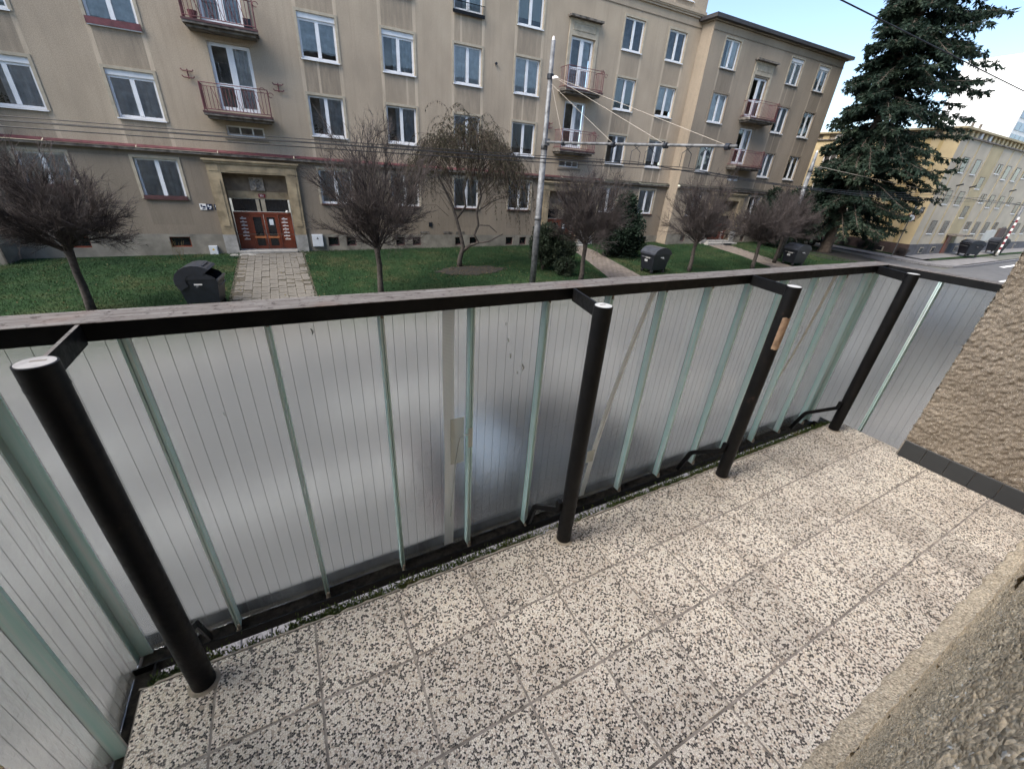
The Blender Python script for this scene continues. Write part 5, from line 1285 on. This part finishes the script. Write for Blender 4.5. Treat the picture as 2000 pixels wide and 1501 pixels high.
def weeds(x, y, h, seed, label):
    rng = np.random.default_rng(seed); z = gz(x, y); segs = []
    for i in range(14):
        p = np.array([rng.normal(0, .12), rng.normal(0, .08), 0]); d = np.array([rng.normal(0, .15), rng.normal(0, .1), 1])
        for k in range(5):
            d = d / np.linalg.norm(d) + rng.normal(0, .12, 3); q = p + d * h / 5; segs.append((*p, *q, .006, .004)); p = q
    tag(obj('dry_weeds', seg_mesh('dry_weeds', segs, 'dryweed'), None, (x, y, z)), label, 'weeds')
weeds(-4.6, 23.9, .9, 1, 'thin dry weed stalks by the wall left of the main entrance')

# ------------------------------------------------------------------ waste containers
def container(x, y, rot, label, lid_open=0.0, zoff=0.0, stickers=True, vs_=.58):
    t = empty('waste_container', (x, y, gz(x, y) + zoff), rot); tag(t, label, 'bin', 'black wheeled waste containers')
    W2, D2 = .66, .50; zb, zt = .20, 1.06; LZ = 1.0
    b = MB()
    lo = [(-W2 * .80, -D2 * .80), (W2 * .80, -D2 * .80), (W2 * .80, D2 * .80), (-W2 * .80, D2 * .80)]; hi = [(-W2, -D2), (W2, -D2), (W2, D2), (-W2, D2)]
    vs = [(p[0], p[1], zb) for p in lo] + [(p[0], p[1], zt) for p in hi] + [(p[0] * .94, p[1] * .92, zt) for p in hi] + [(p[0] * .96, p[1] * .95, zb + .1) for p in lo]
    fs = [(0, 3, 2, 1)] + [(i, (i + 1) % 4, 4 + (i + 1) % 4, 4 + i) for i in range(4)] + [(4 + i, 4 + (i + 1) % 4, 8 + (i + 1) % 4, 8 + i) for i in range(4)] + [(8 + i, 8 + (i + 1) % 4, 12 + (i + 1) % 4, 12 + i) for i in range(4)] + [(12, 13, 14, 15)]
    b.add(vs, fs); body = b.build('body', 'black', t)
    # raised cheeks at both ends of the axle
    for s in (-1, 1):
        pts = [(-.62, zt), (.62, zt), (.50, zt + .12), (.25, zt + .22), (-.1, zt + .24), (-.42, zt + .16)]
        c = MB().prism(pts, s * D2 - .02, s * D2 + .02); c.build('cheek', 'black', t)
    # rolled lid, pivoting about the axle
    n = 18; L = MB(); R = .68; a0, a1 = math.radians(6), math.radians(174); vs = []
    for k in range(n + 1):
        a = a0 + (a1 - a0) * k / n + lid_open; r = R * (1 + .02 * (k % 2))
        for rr in (r, r - .03):
            for yy in (-D2 - .03, D2 + .03): vs.append((rr * math.cos(a), yy, LZ + rr * math.sin(a) * vs_))
    for k in range(n):
        o = 4 * k; q = o + 4; L_ = [(o, o + 1, q + 1, q), (o + 2, q + 2, q + 3, o + 3), (o, q, q + 2, o + 2), (o + 1, o + 3, q + 3, q + 1)]
        L.f += L_; L.m += [0] * 4
    L.v = vs; L.f += [(0, 2, 3, 1), (4 * n, 4 * n + 1, 4 * n + 3, 4 * n + 2)]; L.m += [0, 0]
    # side fillets of the lid
    lid = L.build('lid', 'binlid', t)
    for s in (-1, 1):
        sp = []
        for k in range(n + 1):
            a = a0 + (a1 - a0) * k / n + lid_open; sp.append((R * math.cos(a), LZ + R * math.sin(a) * vs_))
        inner = [(p[0] * .5, LZ + (p[1] - LZ) * .5) for p in sp]
        m = MB(); vs2 = [(p[0], s * (D2 + .031), p[1]) for p in sp] + [(p[0], s * (D2 + .031), p[1]) for p in inner]
        m.add(vs2, [(k, k + 1, n + 2 + k, n + 1 + k) for k in range(n)]); m.build('lid_side', 'black', lid)
    am = (a0 + (a1 - a0) * .12 + lid_open)
    MB().tube([(R * 1.03 * math.cos(am), -.35, LZ + R * 1.03 * vs_ * math.sin(am)), (R * 1.03 * math.cos(am), .35, LZ + R * 1.03 * vs_ * math.sin(am))], .022, 6).build('lid_handle', 'binlid', lid)
    # trunnion bars, rim, wheels
    for s in (-1, 1):
        MB().tube([(0.0, s * (D2 + .01), .84), (0.0, s * (D2 + .14), .84)], .035, 8).build('trunnion', 'galv', t)
        MB().box(s * W2 - .03, s * W2 + .03, -D2 - .02, D2 + .02, zt - .05, zt + .012).build('rim_bar', 'binlid', t)
        MB().tube([(s * (W2 - .05), -.3, .82), (s * (W2 + .06), -.3, .86), (s * (W2 + .06), .3, .86), (s * (W2 - .05), .3, .82)], .018, 6).build('side_handle', 'galv', t)
    for sx in (-1, 1):
        for sy in (-1, 1):
            w = MB().tube([(sx * .46, sy * .34 - .03, .10), (sx * .46, sy * .34 + .03, .10)], .10, 14).build('wheel', 'rubber', t)
            MB().box(sx * .46 - .02, sx * .46 + .02, sy * .34 - .045, sy * .34 - .032, .1, .21).box(sx * .46 - .02, sx * .46 + .02, sy * .34 + .032, sy * .34 + .045, .1, .21).build('fork', 'galv', w)
    if stickers:
        MB().add([(-.12, -D2 * .965 - .006, .86), (.14, -D2 * .965 - .006, .86), (.14, -D2 * .975 - .006, .91), (-.12, -D2 * .975 - .006, .91)], [(0, 1, 2, 3)]).build('sticker', 'plate_white', body)
        MB().add([(-W2 * .955 - .006, .12, .80), (-W2 * .955 - .006, -.2, .80), (-W2 * .97 - .006, -.2, .87), (-W2 * .97 - .006, .12, .87)], [(0, 1, 2, 3)]).build('sticker', 'plate_white', body)
        MB().add([(-W2 * .93 - .006, .16, .62), (-W2 * .93 - .006, -.05, .62), (-W2 * .95 - .006, -.05, .74), (-W2 * .95 - .006, .16, .74)], [(0, 1, 2, 3)]).build('sticker', 'boxgrey', body)
    return t
container(-3.0, 17.0, math.radians(-8), 'black bin with its rolled lid tipped open beside the first path', math.radians(42), vs_=.78).scale = (.9, .9, .94)
container(17.95, 16.75, math.radians(3), 'closed black bin with stickers beside the second entrance path')
container(30.1, 15.9, math.radians(-4), 'closed black bin left of the tall conifer trunk')
container(54.3, 14.2, math.radians(150), 'black bin with half-open lid before the pale street wall', math.radians(14))
container(61.6, 14.4, math.radians(170), 'black bin at the right picture edge beyond the striped pole', 0.0, stickers=False)

# ------------------------------------------------------------------ trolley poles and wires
def trolley_pole(x, y, h, arm_len, label, stay=True, name='trolley_pole'):
    z = gz(x, y); t = empty(name, (x, y, z)); tag(t, label, 'pole')
    s = MB().tube([(0, 0, -.2), (0, 0, 5.6)], [.145, .125], 14).build('shaft', 'galv', t, smooth=True)
    MB().tube([(0, 0, 5.55), (0, 0, 5.75), (0, 0, 5.85), (0, 0, h)], [.135, .135, .10, .078], 14).build('upper_shaft', 'galv', t, smooth=True)
    MB().tube([(0, 0, 2.9), (0, 0, 3.0), (0, 0, 3.06)], [.15, .15, .13], 14).build('joint_collar', 'galv', t, smooth=True)
    MB().tube([(0, 0, h), (0, 0, h + .12)], [.06, .035], 8).build('finial', 'ceramic', t)
    return t
p1 = trolley_pole(9.6, 16.0, 9.0, 8.5, 'grey steel trolley-wire pole with long arm in front of the building')
ZP = gz(9.6, 16.0); za = 2.74 - ZP
arm = MB().tube([(.0, -.1, za), (.12, -2.2, za - .08), (.2, -5.5, za - .18), (.25, -8.55, za - .27)], [.046, .044, .040, .036], 8).build('arm', 'galv', p1, smooth=True)
MB().box(-.12, .12, -.20, -.10, za - .12, za + .12).build('arm_bracket', 'galv', p1)
zs_ = 4.86 - ZP
MB().tube([(0, 0, zs_ - .08), (0, 0, zs_ + .08)], .125, 12).build('stay_clamp', 'black', p1)
for k, (yy) in enumerate((-1.3, -4.1, -6.3, -8.3)):
    zz = za - .03 - .027 * (-yy); o = MB().tube([(0.02, -.12, zs_ - (.25 if k < 2 else 0)), (.03 * -yy, yy, zz)], .005, 5).build('stay_rope', 'rope', p1)
    MB().tube([(.03 * -yy, yy - .06, zz - .02), (.03 * -yy, yy + .06, zz - .02)], .075, 10).build('stay_ring', 'black', p1)
    q = .06; MB().tube([(0.02, -.12 + yy * .025, zs_ - .02), (0.02, -.12 + yy * .05, zs_ - .10)], .022, 6).build('insulator', 'ceramic', o)
for yy in (-5.1, -5.7, -7.1, -7.7):
    zz = za - .06 - .028 * (-yy)
    hg = MB(); 
    for dx in (-.18, .18): hg.tube([(.22 - dx * .6, yy, zz), (.22 + dx, yy, zz - .16), (.22 + dx, yy, 2.0 - ZP)], .010, 4)
    hg.build('wire_hanger', 'black', arm)
def wire(name, pts, r, label, mat='wire', sagn=1):
    full = []
    for (a, b, sg) in pts:
        for k in range(13):
            s = k / 12; p = [a[i] + (b[i] - a[i]) * s for i in range(3)]; p[2] -= sg * 4 * s * (1 - s); full.append(tuple(p))
    clean = [full[0]]
    for p in full[1:]:
        if (Vector(p) - Vector(clean[-1])).length > 1e-4: clean.append(p)
    o = MB().tube(clean, r, 5).build(name, mat); tag(o, label, 'cable')
names = ['farthest', 'second farthest', 'second nearest', 'nearest']
for nme, yy, zo in zip(names, (10.9, 10.3, 8.9, 8.3), (.07, .0, -.05, -.13)):
    wire('contact_wire', [((-34, yy, 2.0 + zo), (9.8, yy, 2.04 + zo), .30), ((9.8, yy, 2.04 + zo), (31.3, yy, 2.02 + zo), .28), ((31.3, yy, 2.02 + zo), (60, yy, 2.25 + zo), .28), ((60, yy, 2.25 + zo), (140, yy, 2.8 + zo), .6)], .008, nme + ' of the four dark trolley wires running along the road')
wire('overhead_cable', [((2, 6.35, 5.05), (70, 6.9, 5.0), .05)], .014, 'single dark cable crossing the sky before the conifer')
wire('span_cable', [((31.3, 17.5, 3.3), (62, 10.5, 1.6), .25)], .012, 'pale span cable passing in front of the conifer crown', 'rope')
p2 = trolley_pole(31.2, 17.5, 6.7, 0, 'grey steel trolley pole left of the conifer, right of the bare trees')
MB().tube([(0, 0, 5.9), (.55, -.35, 5.82)], .02, 5).build('short_arm', 'galv', p2)
p3 = trolley_pole(60.3, 13.9, 7.5, 0, 'grey pole behind the red and white striped marker')
sb = empty('striped_marker', (59.6, 13.6, gz(59.6, 13.6))); tag(sb, 'red and white striped post leaning beside the far grey pole', 'post')
for k in range(13): MB().tube([(0, 0, .25 + k * .24), (0, 0, .25 + (k + 1) * .24)], .08, 10).build('stripe', 'plate_white' if k % 2 == 0 else 'redp', sb)
MB().tube([(0, 0, 0), (0, 0, .25)], .11, 10).build('foot', 'stone', sb)
# sign post
sp = empty('sign_post', (44.6, 16.0, gz(44.6, 16))); tag(sp, 'thin grey post with round traffic sign before the yellow building corner', 'sign')
MB().tube([(0, 0, -.1), (0, 0, 4.2)], .035, 8).build('post', 'galv', sp)
rs = MB().tube([(-.03, -.03, 2.95), (-.06, -.05, 2.95)], .31, 24).build('round_sign', 'redp', sp)
MB().tube([(-.0605, -.0505, 2.95), (-.065, -.053, 2.95)], .26, 24).build('sign_face', 'paper', rs)
MB().tube([(-.0652, -.0532, 3.12), (-.0652, -.0532, 3.0)], .0, 4)
MB().box(-.14, .14, -.06, -.04, 3.35, 4.05).build('plate', 'bluep', sp)
MB().box(-.035, .035, -.064, -.061, 3.48, 3.92).build('plate_symbol', 'plate_white', sp)
nsn = MB().box(.9, 1.9, -.08, -.05, 3.35, 3.8).build('street_name_board', 'black', sp)
MB().box(.99, 1.10, -.084, -.081, 3.55, 3.62).box(1.3, 1.42, -.084, -.081, 3.53, 3.60).box(1.62, 1.74, -.084, -.081, 3.52, 3.62).build('board_lettering', 'boxgrey', nsn)
MB().tube([(0, 0, 3.6), (.92, -.06, 3.6)], .02, 6).build('board_arm', 'galv', sp)

# ------------------------------------------------------------------ cars
def car(x, y, rot, label, mat, z=None):
    t = empty('parked_car', (x, y, (gz(x, y) - .10) if z is None else z), rot); tag(t, label, 'car')
    prof = [(-2.05, .35), (-2.1, .62), (-2.0, .86), (-1.55, .95), (-1.45, .98), (-.95, 1.40), (-.45, 1.47), (.35, 1.45), (.80, 1.30), (1.25, 1.00), (1.75, .88), (2.05, .70), (2.1, .45), (2.0, .30)]
    m = MB(); n = len(prof); secs = [(-.86, .80), (-.84, .97), (-.70, 1.0), (.70, 1.0), (.84, .97), (.86, .80)]
    vs = []
    for yy, k in secs:
        for px, pz in prof:
            tuck = .80 if pz > 1.02 else 1.0
            vs.append((px * (k if abs(px) > 1.5 else 1), yy * tuck, .30 + (pz - .30) * (k if pz > .9 else 1)))
    fs = [(i * n + j, (i + 1) * n + j, (i + 1) * n + (j + 1) % n, i * n + (j + 1) % n) for i in range(5) for j in range(n)] + [tuple(range(n)), tuple(range(6 * n - 1, 5 * n - 1, -1))]
    m.add(vs, fs); b = m.build('body', mat, t, smooth=False)
    for s in (-1, 1): MB().add([(-1.2, s * .80, 1.02), (-.85, s * .705, 1.35), (.35, s * .705, 1.39), (1.05, s * .80, 1.02)], [(0, 1, 2, 3)]).build('side_window', 'towerglass', b)
    MB().add([(.84, -.58, 1.30), (.84, .58, 1.30), (1.24, .70, 1.035), (1.24, -.70, 1.035)], [(0, 1, 2, 3)]).build('windscreen', 'towerglass', b)
    MB().add([(-.97, .58, 1.42), (-.97, -.58, 1.42), (-1.47, -.70, 1.0), (-1.47, .70, 1.0)], [(0, 1, 2, 3)]).build('rear_window', 'towerglass', b)
    for sx in (-1.3, 1.32):
        for sy in (-1, 1):
            w = MB().tube([(sx, sy * .87, .31), (sx, sy * .68, .31)], .31, 20).build('wheel', 'rubber', t)
            MB().tube([(sx, sy * .871, .31), (sx, sy * .876, .31)], .2, 14).build('rim', 'galv', w)
    for s in (-1, 1):
        MB().box(2.0, 2.06, s * .62 - .16, s * .62 + .16, .62, .74).build('headlight', 'plate_white', b); MB().box(-2.08, -2.02, s * .66 - .12, s * .66 + .12, .68, .82).build('tail_light', 'redp', b)
    return t
car(3.15, 4.6, 0.0, 'dark car parked below the balcony, blurred behind the middle glass', 'carpaint')
car(22.2, 5.3, 0.0, 'dark car farther along the street, blurred behind the right side glass', 'carpaint')
car(41.9, 21.8, math.radians(80), 'small dark car half hidden behind the conifer trunk', 'carpaint')
